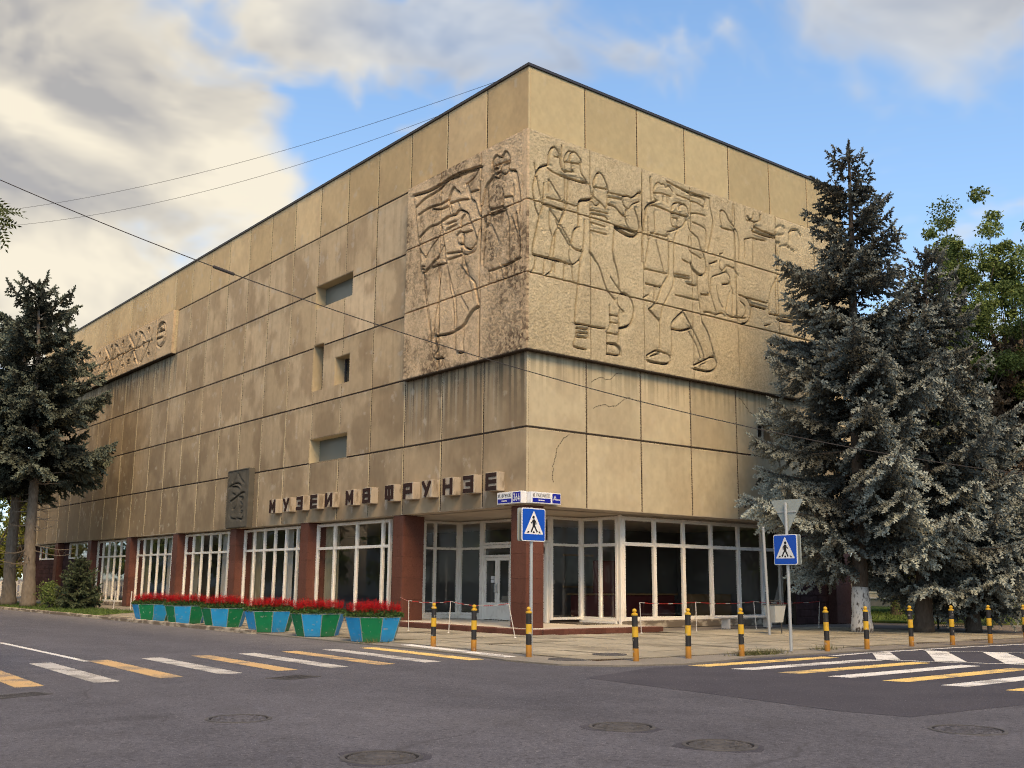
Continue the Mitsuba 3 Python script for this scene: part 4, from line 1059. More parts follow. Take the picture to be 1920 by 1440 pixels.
def crossing_sign(name_label, x, y, zc, normal, top, mirror, extra_back):
    t = thing('road_sign', name_label, 'road sign')
    n = np.array([*normal, 0.0])
    xa = np.cross([0, 0, 1.0], n)
    F = lambda m: placed(m, xa, (0, 0, 1), n, (x + n[0] * 0.06, y + n[1] * 0.06, zc))
    obj('pole', lathe([(0.0, 0.05), (0.040, 0.05), (0.038, top), (0.0, top + 0.01)], 14, (x, y, 0)), 'mat_zinc', t)
    obj('backing', F(ext(rounded(0.72, 0.74, 0.05), -0.02, 0.0)), 'mat_sign_back', t)
    obj('border', F(ext(rounded(0.72, 0.74, 0.05), 0.0005, 0.012)), 'mat_sign_white', t)
    obj('blue_plate', F(ext(rounded(0.675, 0.695, 0.035), 0.0125, 0.020)), 'mat_sign_blue', t)
    crossing_face(t, F, mirror)
    G_ = lambda m: placed(m, -xa, (0, 0, 1), -n, (x - n[0] * 0.05, y - n[1] * 0.05, zc))
    obj('rear_plate', G_(ext(rounded(0.72, 0.74, 0.05), 0.0, 0.03)), 'mat_sign_back', t)
    obj('clamp', cat([cbx(x - 0.055, x + 0.055, y - 0.055, y + 0.055, zc + dz - 0.02, zc + dz + 0.02, 0.005) for dz in (-0.2, 0.2)]), 'mat_zinc', t)
    return t


crossing_sign('blue pedestrian crossing sign on a pole in front of the corner pillar', -6.33, -7.86, 2.90, (0.05, -0.9987), 3.28, False, True)
t = crossing_sign('blue pedestrian crossing sign below a grey triangle, on a pole by the spruces', 0.03, -10.05, 2.47, (-0.9987, 0.05), 3.62, True, True)
tri = Polygon([(-0.40, 0.30), (0.40, 0.30), (0.0, -0.40)]).buffer(0.04)
F = lambda m: placed(m, (-0.06, 1, 0), (0, 0, 1), (1, 0.06, 0), (0.03 + 0.05, -10.05, 3.36))
obj('give_way_plate', F(ext(tri, 0.0, 0.012)), 'mat_sign_back', t)
obj('stiffener', F(cat([bx(-0.26, 0.26, 0.02, 0.05, -0.022, -0.0005)])), 'mat_zinc', t)

# ------------------------------------------------------------------ bollards
def bollard(x, y, lean, label):
    t = thing('bollard', label, 'bollard', 'yellow and black striped bollards along the pavement edge')
    M = np.eye(4)
    M[:3, 3] = (x, y, 0.03)
    R_ = trimesh.transformations.euler_matrix(lean[0], lean[1], 0)
    pl = lambda m: m.apply_transform(M @ R_)
    r = 0.062
    obj('post', pl(lathe([(r, 0.0), (r, 0.96), (0.0, 0.975)], 18)), 'mat_bollard_black', t)
    obj('band', pl(lathe([(r + 0.0005, 0.0), (r + 0.003, 0.004), (r + 0.003, 0.255), (r + 0.0005, 0.26)], 18)), 'mat_bollard_amber', t)
    obj('band', pl(lathe([(r + 0.0005, 0.49), (r + 0.003, 0.494), (r + 0.003, 0.70), (r + 0.0005, 0.704)], 18)), 'mat_bollard_yellow', t)
    obj('cap', pl(lathe([(r + 0.001, 0.93), (r + 0.007, 0.936), (r + 0.007, 0.965), (0.03, 0.985), (0.022, 0.992)], 18)), 'mat_bollard_yellow', t)
    obj('finial', pl(lathe([(0.001 + 0.047 * math.sin(a), 1.028 - 0.045 * math.cos(a)) for a in np.linspace(0.5, math.pi, 8)], 16)), 'mat_bollard_yellow', t)


BL = [(-6.22, -3.92, 'striped bollard nearest the flower planters'), (-6.36, -5.80, 'striped bollard between the planters and the left crossing sign'), (-6.52, -8.02, 'striped bollard beside the pole of the left crossing sign'),
      (-5.39, -10.16, 'first striped bollard right of the left crossing sign'), (-3.84, -10.22, 'second striped bollard right of the left crossing sign'), (-2.24, -10.38, 'striped bollard beside the weed tuft, left of the right crossing sign'),
      (1.02, -10.38, 'first striped bollard right of the pole with the grey triangle'), (2.66, -10.42, 'striped bollard in front of the whitewashed trunk'), (4.85, -10.36, 'striped bollard in front of the low mesh fence end'),
      (6.48, -10.62, 'striped bollard right of the second spruce trunk'), (8.42, -10.70, 'last but one striped bollard at the right edge'), (10.35, -10.80, 'striped bollard cut by the right edge of the picture')]
for i, (x, y, lb) in enumerate(BL):
    bollard(x, y, (rng.normal(0, 0.012), rng.normal(0, 0.012)), lb)

# ------------------------------------------------------------------ planters and their flowers
def planter(x, y, rot, first, label):
    t = thing('planter', label, 'planter', 'eight sided painted flower planters along the kerb')
    rb, rt, z0, z1 = 0.60, 0.79, 0.045, 0.675
    a = rot + np.arange(8) * np.pi / 4
    for k in range(8):
        a0, a1 = a[k], a[(k + 1) % 8]
        g = 0.012
        P0 = lambda r, an: np.array([x + r * math.cos(an), y + r * math.sin(an)])
        v = []
        for r, z, dr_ in ((rb, z0, 0), (rt, z1, 0), (rb, z0, -0.05), (rt, z1, -0.05)):
            v += [[*P0(r + dr_, a0 + g / r), z], [*P0(r + dr_, a1 - g / r), z]]
        v = np.array(v)
        f = [[0, 1, 3], [0, 3, 2], [5, 4, 6], [5, 6, 7], [2, 3, 7], [2, 7, 6], [0, 2, 6], [0, 6, 4], [1, 5, 7], [1, 7, 3], [0, 4, 5], [0, 5, 1]]
        obj('side_panel', trimesh.Trimesh(v, f, process=False), 'mat_planter_blue' if (k + first) % 2 else 'mat_planter_green', t)
    ribs = [tube([(*(np.array([x, y]) + (rb - 0.004) * np.array([math.cos(q), math.sin(q)])), z0), (*(np.array([x, y]) + (rt - 0.002) * np.array([math.cos(q), math.sin(q)])), z1 + 0.004)], 0.014, 6) for q in a]
    rim = tube([(x + (rt - 0.004) * math.cos(q), y + (rt - 0.004) * math.sin(q), z1 + 0.003) for q in np.append(a, a[0])], 0.013, 6)
    obj('edge_trim', cat(ribs + [rim]), 'mat_planter_edge', t)
    obj('soil', lathe([(0.0, 0.60), (rt - 0.10, 0.60), (rt - 0.12, 0.50)], 8, (x, y, 0)), 'mat_soil', t)


def flower_mass(x, y, seed, label):
    r = np.random.default_rng(seed)
    t = thing('flower_bed', label, 'flowers', 'red flowers filling the planters')
    n = 2600
    rr, an = 0.80 * np.sqrt(r.random(n)), r.uniform(0, 2 * np.pi, n)
    hgt = 0.66 + 0.20 * np.sqrt(np.clip(1 - (rr / 0.86) ** 2, 0, 1)) * r.random(n) ** 0.45 + r.normal(0, 0.012, n)
    c = np.c_[x + rr * np.cos(an), y + rr * np.sin(an), hgt]
    d = np.c_[np.cos(an) * 0.6, np.sin(an) * 0.6, np.full(n, 0.45)] + r.normal(0, 0.55, (n, 3))
    d /= np.linalg.norm(d, axis=1, keepdims=True)
    s = np.cross(d, r.normal(0, 1, (n, 3)))
    s /= np.linalg.norm(s, axis=1, keepdims=True)
    L_, w = (0.055 * r.uniform(0.7, 1.4, n))[:, None], 0.022
    v = np.stack([c, c + d * L_ * 0.5 + s * w, c + d * L_, c + d * L_ * 0.5 - s * w], 1).reshape(-1, 3)
    b = np.arange(n)[:, None] * 4
    f = np.vstack([b + [0, 1, 2], b + [0, 2, 3]])
    k = r.random((n, 1))
    col = np.repeat(np.array([0.022, 0.050, 0.014]) * (1 - k) + np.array([0.085, 0.150, 0.035]) * k, 4, 0)
    obj('leaves', trimesh.Trimesh(v, f, process=False), 'mat_leaf', t, color=col)
    # upright red spikes: each a stack of small petals round a stem
    m = 480
    rr, an = 0.74 * np.sqrt(r.random(m)), r.uniform(0, 2 * np.pi, m)
    top = 0.76 + 0.15 * np.sqrt(np.clip(1 - (rr / 0.86) ** 2, 0, 1)) + r.normal(0, 0.042, m)
    V, Fc, C = [], [], []
    for i in range(m):
        hh = r.uniform(0.09, 0.24)
        p = np.array([x + rr[i] * math.cos(an[i]), y + rr[i] * math.sin(an[i]), top[i]])
        ln = np.array([math.cos(an[i]) * rr[i] * 0.25, math.sin(an[i]) * rr[i] * 0.25, 1.0]) + np.append(r.normal(0, 0.10, 2), 0)
        base = np.array([0.66, 0.014, 0.016]) * r.uniform(0.45, 1.2)
        for q in range(11):
            z = q / 11
            ang = q * 2.4 + r.random()
            o = np.array([math.cos(ang), math.sin(ang), 0.35])
            side = np.array([-math.sin(ang), math.cos(ang), 0.1]) * 0.017
            wv = 0.042 * (1 - 0.65 * z)
            a0 = p + ln * hh * z
            n0 = len(V)
            V += [a0 - side, a0 + side, a0 + o * wv]
            Fc.append([n0, n0 + 1, n0 + 2])
            C += [base * 0.8, base * 0.8, base * 1.1]
    obj('blooms', trimesh.Trimesh(np.array(V), np.array(Fc), process=False), 'mat_leaf', t, color=np.array(C))


names = ['nearest to the crossing', 'second from the crossing', 'third from the crossing', 'fourth from the crossing', 'fifth from the crossing', 'farthest from the crossing']
PL = [(-6.30, -1.18), (-6.27, 1.98), (-6.36, 4.96), (-6.22, 8.72), (-6.18, 12.2), (-6.36, 15.1)]
for i, (x, y) in enumerate(PL):
    planter(x, y, (0.553, 0.428, 0.454, 0.529, 0.597, 0.450)[i], (0, 1, 0, 1, 1, 0)[i], f'blue and green octagonal planter, {names[i]}')
    flower_mass(x, y, 50 + i, f'mass of red flowers over dark leaves in the planter {names[i]}')

# ------------------------------------------------------------------ manholes and drains
def manhole(x, y, r, label, kind=0):
    t = thing('manhole_cover', label, 'manhole cover')
    obj('ring', lathe([(r + 0.05, 0.0005), (r + 0.045, 0.010), (r + 0.008, 0.012), (r + 0.006, 0.002)], 40, (x, y, 0.001)), 'mat_cast', t)
    obj('gap', lathe([(0.0, 0.0), (r + 0.007, 0.0)], 40, (x, y, 0.0025)), 'mat_dark', t)
    parts = [lathe([(0.0, 0.006), (r - 0.028, 0.006), (r - 0.022, 0.0022)], 40, (x, y, 0.001))]
    parts += [lathe([(q, 0.0062), (q + 0.008, 0.014), (q + 0.022, 0.014), (q + 0.03, 0.0062)], 36, (x, y, 0.001)) for q in (0.06, r * 0.42, r * 0.72)]
    for k in range(16):
        a = k * np.pi / 8 + 0.1
        for q0, q1 in ((r * 0.50, r * 0.68), (r * 0.82, r * 0.90)):
            parts.append(tube([(x + q0 * math.cos(a), y + q0 * math.sin(a), 0.009), (x + q1 * math.cos(a), y + q1 * math.sin(a), 0.009)], 0.008, 5))
    obj('lid', cat(parts), 'mat_cast' if kind == 0 else 'mat_asphalt', t)
    # broken collar of old asphalt round the frame
    aa = np.linspace(0, 2 * np.pi, 40, endpoint=False)
    rr_ = r + 0.10 + 0.05 * np.sin(aa * 3 + x) + rng.normal(0, 0.018, 40)
    outer = Polygon([(x + q * math.cos(k), y + q * math.sin(k)) for q, k in zip(rr_, aa)]).difference(Point(x, y).buffer(r + 0.045))
    obj('collar', ext(outer, 0.0002, 0.003), 'mat_asphalt_new' if kind == 0 else 'mat_asphalt', t)


manhole(-15.98, -17.27, 0.34, 'cast iron manhole cover at the bottom edge left of the middle')
manhole(-15.89, -13.92, 0.34, 'worn manhole cover in the road below the middle of the left crossing', 1)
manhole(-12.63, -17.06, 0.34, 'manhole cover in the road below the gap between the crossings')
manhole(-12.78, -18.63, 0.34, 'manhole cover right of the middle, close to the bottom edge')
manhole(-9.55, -19.55, 0.38, 'faint round cover in the asphalt at the right', 1)
t = thing('manhole_cover', 'dark cover sunk in the pavement behind the bollards at the corner', 'manhole cover')
obj('lid', lathe([(0.0, 0.058), (0.30, 0.058), (0.33, 0.03)], 28, (-4.6, -8.55, 0)), 'mat_cast', t)
obj('ring', lathe([(0.335, 0.03), (0.34, 0.06), (0.39, 0.06), (0.40, 0.03)], 28, (-4.6, -8.55, 0)), 'mat_cast', t)
t = thing('manhole_cover', 'flush cover at the apron edge beside the left crossing sign', 'manhole cover')
obj('lid', lathe([(0.0, 0.040), (0.36, 0.040), (0.385, 0.02)], 28, (-6.28, -9.05, 0)), 'mat_cast', t)
obj('ring', lathe([(0.39, 0.02), (0.395, 0.043), (0.44, 0.043), (0.45, 0.02)], 28, (-6.28, -9.05, 0)), 'mat_cast', t)


def grate(cx, cy, w, h, n, rot, label):
    t = thing('drain_grate', label, 'drain grate')
    R_ = trimesh.transformations.rotation_matrix(rot, [0, 0, 1])
    R_[:3, 3] = (cx, cy, 0)
    obj('frame', cat([bx(-w / 2, w / 2, -h / 2, -h / 2 + 0.04, 0.0005, 0.010), bx(-w / 2, w / 2, h / 2 - 0.04, h / 2, 0.0005, 0.010), bx(-w / 2, -w / 2 + 0.04, -h / 2 + 0.041, h / 2 - 0.041, 0.0005, 0.010), bx(w / 2 - 0.04, w / 2, -h / 2 + 0.041, h / 2 - 0.041, 0.0005, 0.010)]).apply_transform(R_), 'mat_cast', t)
    obj('opening', bx(-w / 2 + 0.04, w / 2 - 0.04, -h / 2 + 0.04, h / 2 - 0.04, 0.0003, 0.0068).apply_transform(R_), 'mat_dark', t)
    for i in range(n):
        x = -w / 2 + 0.04 + (w - 0.08) * (i + 0.5) / n
        obj('bar', bx(x - 0.016, x + 0.016, -h / 2 + 0.041, h / 2 - 0.041, 0.0072, 0.0095).apply_transform(R_), 'mat_cast', t)


grate(-17.32, -9.80, 0.78, 0.42, 9, 0.35, 'iron drain grate with parallel slots at the left edge of the road')
grate(-12.85, -9.38, 0.80, 0.52, 7, 0.35, 'dark drain grate sunk in the asphalt below the left crossing')

# ------------------------------------------------------------------ stakes with barrier tape
ST = [(-2.36, 3.10), (-2.04, 1.31), (-2.0, -1.96), (3.4, -1.75), (6.0, -1.8), (9.3, -1.7), (12.6, -2.0)]
nm = ['left of the first bollard', 'between the first and second bollards', 'leaning beside the corner pillar', 'in front of the corner room post', 'in the middle of the corner room front', 'near the thin grey post', 'in front of the granite block wall']
tops = []
for (x, y), k in zip(ST, nm):
    lean = rng.normal(0, 0.06, 2) + ((-0.14, 0.10) if 'leaning' in k else (0, 0))
    tp = (x + lean[0], y + lean[1], 1.02)
    tops.append(tp)
    t = thing('barrier_stake', f'thin white stake holding barrier tape, {k}', 'stake', 'white stakes with red tape round the entrance')
    obj('rod', tube([(x, y, 0.03), tp], 0.013, 6), 'mat_stake', t)
    obj('foot', lathe([(0.0, 0.075), (0.03, 0.07), (0.045, 0.04)], 8, (x, y, 0)), 'mat_stake', t)


def tape(a, b, sag, label):
    t = thing('barrier_tape', label, 'tape')
    s = np.linspace(0, 1, 13)
    p = np.array(a) * (1 - s[:, None]) + np.array(b) * s[:, None]
    p[:, 2] -= sag * 4 * s * (1 - s)
    for k in range(0, 12):
        q = p[k:k + 2]
        m_ = tube(q, 0.009, 4)
        obj('red_section' if k % 3 else 'white_section', m_, 'mat_tape' if k % 3 else 'mat_stake', t)


tape((0.0, 7.28, 1.05), tops[0], 0.03, 'red and white tape from the pillar to the first stake')
tape(tops[0], tops[1], 0.06, 'red and white tape between the two stakes by the first bollards')
tape(tops[1], tops[2], 0.10, 'slack tape running to the leaning stake by the corner pillar')
tape(tops[3], tops[4], 0.05, 'tape in front of the left panes of the corner room')
tape(tops[4], tops[5], 0.06, 'tape in front of the middle panes of the corner room')
tape(tops[5], tops[6], 0.06, 'tape running past the grey bin to the block wall')
for (x, y), w_ in zip([(-2.92, 39.2), (-2.85, 35.4), (-2.80, 32.9), (-2.6, 31.2), (-2.45, 29.0), (-2.3, 26.4)],
                       ('nearest the old spruce trunk', 'behind the reddish shrub', 'left of the young spruce top', 'right of the young spruce', 'midway between young spruce and planters', 'nearest the flower planters')):
    t = thing('border_stake', f'short white border stake below the far windows, {w_}', 'stake', 'white stakes below the far windows')
    obj('rod', tube([(x, y, 0.03), (x + rng.normal(0, 0.05), y + rng.normal(0, 0.05), 1.02)], 0.028, 6), 'mat_stake', t)
    obj('cap', sph((x, y, 0.06), 0.045, 1), 'mat_stake', t)

# ------------------------------------------------------------------ bin, thin post, plank, bench
t = thing('litter_bin', 'pale grey tapered litter bin hung on two thin posts by the block wall', 'bin')
cx, cy = 7.05, -4.25
v = []
for z, w, d in ((0.42, 0.20, 0.16), (0.98, 0.29, 0.23)):
    v += [[cx - w, cy - d, z], [cx + w, cy - d, z], [cx + w, cy + d, z], [cx - w, cy + d, z]]
f = [[k, (k + 1) % 4, 4 + (k + 1) % 4] for k in range(4)] + [[k, 4 + (k + 1) % 4, 4 + k] for k in range(4)] + [[0, 2, 1], [0, 3, 2]]
obj('bucket', trimesh.Trimesh(np.array(v), f, process=False), 'mat_bin', t)
obj('rim', tube([(cx - 0.29, cy - 0.23, 0.98), (cx + 0.29, cy - 0.23, 0.98), (cx + 0.29, cy + 0.23, 0.98), (cx - 0.29, cy + 0.23, 0.98), (cx - 0.29, cy - 0.23, 0.98)], 0.02, 6), 'mat_iron', t)
for s in (-1, 1):
    obj('post', tube([(cx + s * 0.32, cy, 0.03), (cx + s * 0.32, cy, 1.12)], 0.02, 6), 'mat_iron', t)
obj('crossbar', tube([(cx - 0.32, cy, 1.1), (cx + 0.32, cy, 1.1)], 0.016, 6), 'mat_iron', t)
t = thing('thin_post', 'thin pale steel post standing left of the bin', 'post')
obj('pole', tube([(6.35, -4.55, 0.03), (6.28, -4.50, 3.42)], 0.045, 10), 'mat_zinc', t)
obj('cap', sph((6.28, -4.50, 3.43), 0.05, 1), 'mat_zinc', t)
t = thing('plank', 'two planks leaning to the right behind the grey bin', 'plank')
for lo_, hi_, mat in (([14.996, 2.045, 0.05], [15.609, 1.817, 1.946], 'mat_stake'), ([16.196, 2.769, 0.05], [16.815, 2.53, 1.865], 'mat_plank')):
    lo_, hi_ = np.array(lo_), np.array(hi_)
    za = (hi_ - lo_) / np.linalg.norm(hi_ - lo_)
    ya = np.cross(za, [0.8, -0.6, 0.0])
    ya /= np.linalg.norm(ya)
    obj('board', placed(cbx(-0.09, 0.09, -0.02, 0.02, 0, np.linalg.norm(hi_ - lo_), 0.005), np.cross(ya, za), ya, za, lo_), mat, t)
t = thing('bench', 'low white bench below the right panes of the corner room', 'bench')
obj('seat', cbx(8.4, 11.4, -1.0, -0.55, 0.42, 0.48, 0.01), 'mat_stake', t)
for x in (8.7, 11.1):
    obj('leg', cbx(x, x + 0.1, -0.95, -0.6, 0.05, 0.418, 0.01), 'mat_stake', t)

# ------------------------------------------------------------------ overhead wires
def wire(label, pts, r):
    p = np.array(pts, float)
    t_ = np.linspace(0, 1, 60)
    a, m_, b = p
    c = m_ - 0.25 * (a + b)
    q = (1 - t_[:, None]) ** 2 * a + 2 * t_[:, None] * (1 - t_[:, None]) * (c * 2) + t_[:, None] ** 2 * b
    k = thing('overhead_wire', label, 'wire')
    obj('cable', tube(q, r, 6), 'mat_wire', k)
    return k, q


k1, q1 = wire('thick dark wire crossing the whole facade from upper left to lower right', [[-16.63, 7.68, 14.14], [-0.47, -1.71, 7.96], [15.7, -11.1, 5.08]], 0.015)
i1 = 13
obj('connector', tube([q1[i1], q1[i1 + 1]], 0.05, 8), 'mat_wire', k1)
wire('upper of two thin wires rising to the roof edge near the corner', [[-11.18, 33.14, 20.56], [-5.47, 16.87, 19.17], [0.25, 0.6, 19.5]], 0.008)
wire('lower of two thin wires rising to the roof edge', [[-11.11, 33.13, 19.8], [-5.5, 18.92, 18.64], [0.1, 4.72, 19.49]], 0.008)


# ------------------------------------------------------------------ fences and far buildings
t = thing('mesh_fence', 'low dark green mesh fence panel between the spruce trunks', 'fence')
fx = [(14.6, -4.6), (16.2, -4.75), (17.9, -4.9), (19.7, -5.05)]
for k, (x, y) in enumerate(fx):
    obj('post', tube([(x, y, 0.02), (x, y, 1.22)], 0.035, 8), 'mat_fence_green', t)
for (x0, y0), (x1, y1) in zip(fx[:-1], fx[1:]):
    obj('rail', cat([tube([(x0, y0, z), (x1, y1, z)], 0.02, 6) for z in (0.12, 1.18)]), 'mat_fence_green', t)
    ws = []
    for s in np.arange(-1.1, 1.75, 0.11):
        for dr_ in (1, -1):
            pts = []
            for q in np.linspace(0, 1, 12):
                xx = s + q * 1.06 if dr_ > 0 else s + (1 - q) * 1.06
                if 0 <= xx <= 1.6:
                    pts.append((x0 + (x1 - x0) * xx / 1.6, y0 + (y1 - y0) * xx / 1.6, 0.12 + 1.06 * q))
            if len(pts) > 1:
                ws.append(tube([pts[0], pts[-1]], 0.006, 3, False))
    obj('mesh_panel', cat(ws), 'mat_fence_green', t, kind='stuff')
t = thing('picket_fence', 'white slatted fence beyond the far end of the museum', 'fence')
for i in range(46):
    x = -12 + 0.42 * i
    obj('slat', cbx(x, x + 0.26, 71.95, 72.0, 0.10, 1.35, 0.01), 'mat_frame', t)
obj('rail', cat([bx(-12, 7.4, 72.002, 72.05, z, z + 0.08) for z in (0.35, 1.05)]), 'mat_frame', t)


def far_house(label, x0, x1, y0, y1, h, mp_axis, wins, roof):
    t = thing('far_building', label, 'building')
    obj('wall', bx(x0, x1, y0, y1, 0, h), 'mat_far_wall', t)
    obj('roof', cbx(x0 - 0.5, x1 + 0.5, y0 - 0.5, y1 + 0.5, h + 0.002, h + roof, 0.2), 'mat_far_roof', t)
    for (u, z, w, hh) in wins:
        if mp_axis == 'y':
            k = obj('window', cbx(u, u + w, y0 - 0.06, y0 - 0.005, z, z + hh, 0.02), 'mat_frame', t)
            obj('pane', bx(u + 0.12, u + w - 0.12, y0 - 0.08, y0 - 0.062, z + 0.12, z + hh - 0.12), 'mat_far_window', k)
        else:
            k = obj('window', cbx(x0 - 0.06, x0 - 0.005, u, u + w, z, z + hh, 0.02), 'mat_frame', t)
            obj('pane', bx(x0 - 0.08, x0 - 0.062, u + 0.12, u + w - 0.12, z + 0.12, z + hh - 0.12), 'mat_far_window', k)


far_house('long pale house seen under the trees at the right', 62, 66, -6, 70, 3.4, 'x', [(u, 1.0, 1.5, 1.6) for u in np.arange(-3, 66, 4.2)], 0.5)
t = thing('low_wall', 'long low white topped wall across the lawn at the right', 'wall')
obj('coping', cbx(50, 50.5, -8, 40, 0.62, 0.72, 0.02), 'mat_frame', t)
obj('base', bx(50.06, 50.44, -7.95, 39.95, 0.05, 0.619), 'mat_far_wall', t)
t = thing('lawn_kerb', 'pinkish kerb edging the lawn behind the right bollards', 'kerb')
for i in range(9):
    obj('kerb_stone', cbx(17.2 + i * 1.02, 18.2 + i * 1.02, -7.55 - 0.05 * i, -7.4 - 0.05 * i, 0.02, 0.26, 0.015), 'mat_plinth', t)


# the other sides of the two streets, outside the view: what the windows mirror
def street_house(label, x0, x1, y0, y1, h):
    t = thing('street_house', label, 'building')
    obj('wall', bx(x0, x1, y0, y1, 0, h), 'mat_far_wall', t)
    obj('roof', cbx(x0 - 0.6, x1 + 0.6, y0 - 0.6, y1 + 0.6, h + 0.002, h + 1.2, 0.4), 'mat_far_roof', t)


street_house('pale apartment house across the left street', -52, -38, 20, 75, 13)
street_house('pale apartment house farther up across the left street', -54, -38, 84, 150, 12)
street_house('pale apartment house across the right street', 2, 70, -56, -42, 12)
# ------------------------------------------------------------------ trees
def norm(v):
    return v / (np.linalg.norm(v, axis=-1, keepdims=True) + 1e-9)


# one needle twig: a spindle of small forward pointing blades round a stem, unit length along +x
def twig_template(n_blade=11, seed=1):
    r = np.random.default_rng(seed)
    V, Fc, K = [], [], []
    for i in range(n_blade):
        s = 0.05 + 0.85 * i / (n_blade - 1)
        a = i * 2.399
        o = np.array([0.34, math.cos(a), math.sin(a)])
        wv = 0.36 * (1 - 0.5 * s)
        side = np.array([0.20, 0, 0])
        b = np.array([s, 0, 0])
        n0 = len(V)
        V += [b - side, b + side, b + o * wv + [0.12, 0, 0]]
        Fc.append([n0, n0 + 1, n0 + 2])
        K += [0.55, 0.75, 1.0]
    n0 = len(V)
    V += [[0, 0, 0.04], [0, -0.04, -0.03], [0, 0.04, -0.03], [1.05, 0, 0]]
    Fc += [[n0, n0 + 1, n0 + 3], [n0 + 1, n0 + 2, n0 + 3], [n0 + 2, n0, n0 + 3]]
    K += [0.4, 0.4, 0.4, 1.0]
    return np.array(V, float), np.array(Fc), np.array(K)


TV, TF, TK = twig_template()


def twigs_mesh(P, D, L, C, seed, width=1.0):
    n = len(P)
    r = np.random.default_rng(seed)
    D = norm(D)
    up = norm(r.normal(0, 1, (n, 3)))
    S = norm(np.cross(D, up))
    U = np.cross(D, S)
    v = P[:, None] + L[:, None, None] * (TV[None, :, :1] * D[:, None] + width * (TV[None, :, 1:2] * S[:, None] + TV[None, :, 2:3] * U[:, None]))
    f = (TF[None] + (np.arange(n) * len(TV))[:, None, None]).reshape(-1, 3)
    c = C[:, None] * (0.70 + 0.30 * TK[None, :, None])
    return trimesh.Trimesh(v.reshape(-1, 3), f, process=False), c.reshape(-1, 3)


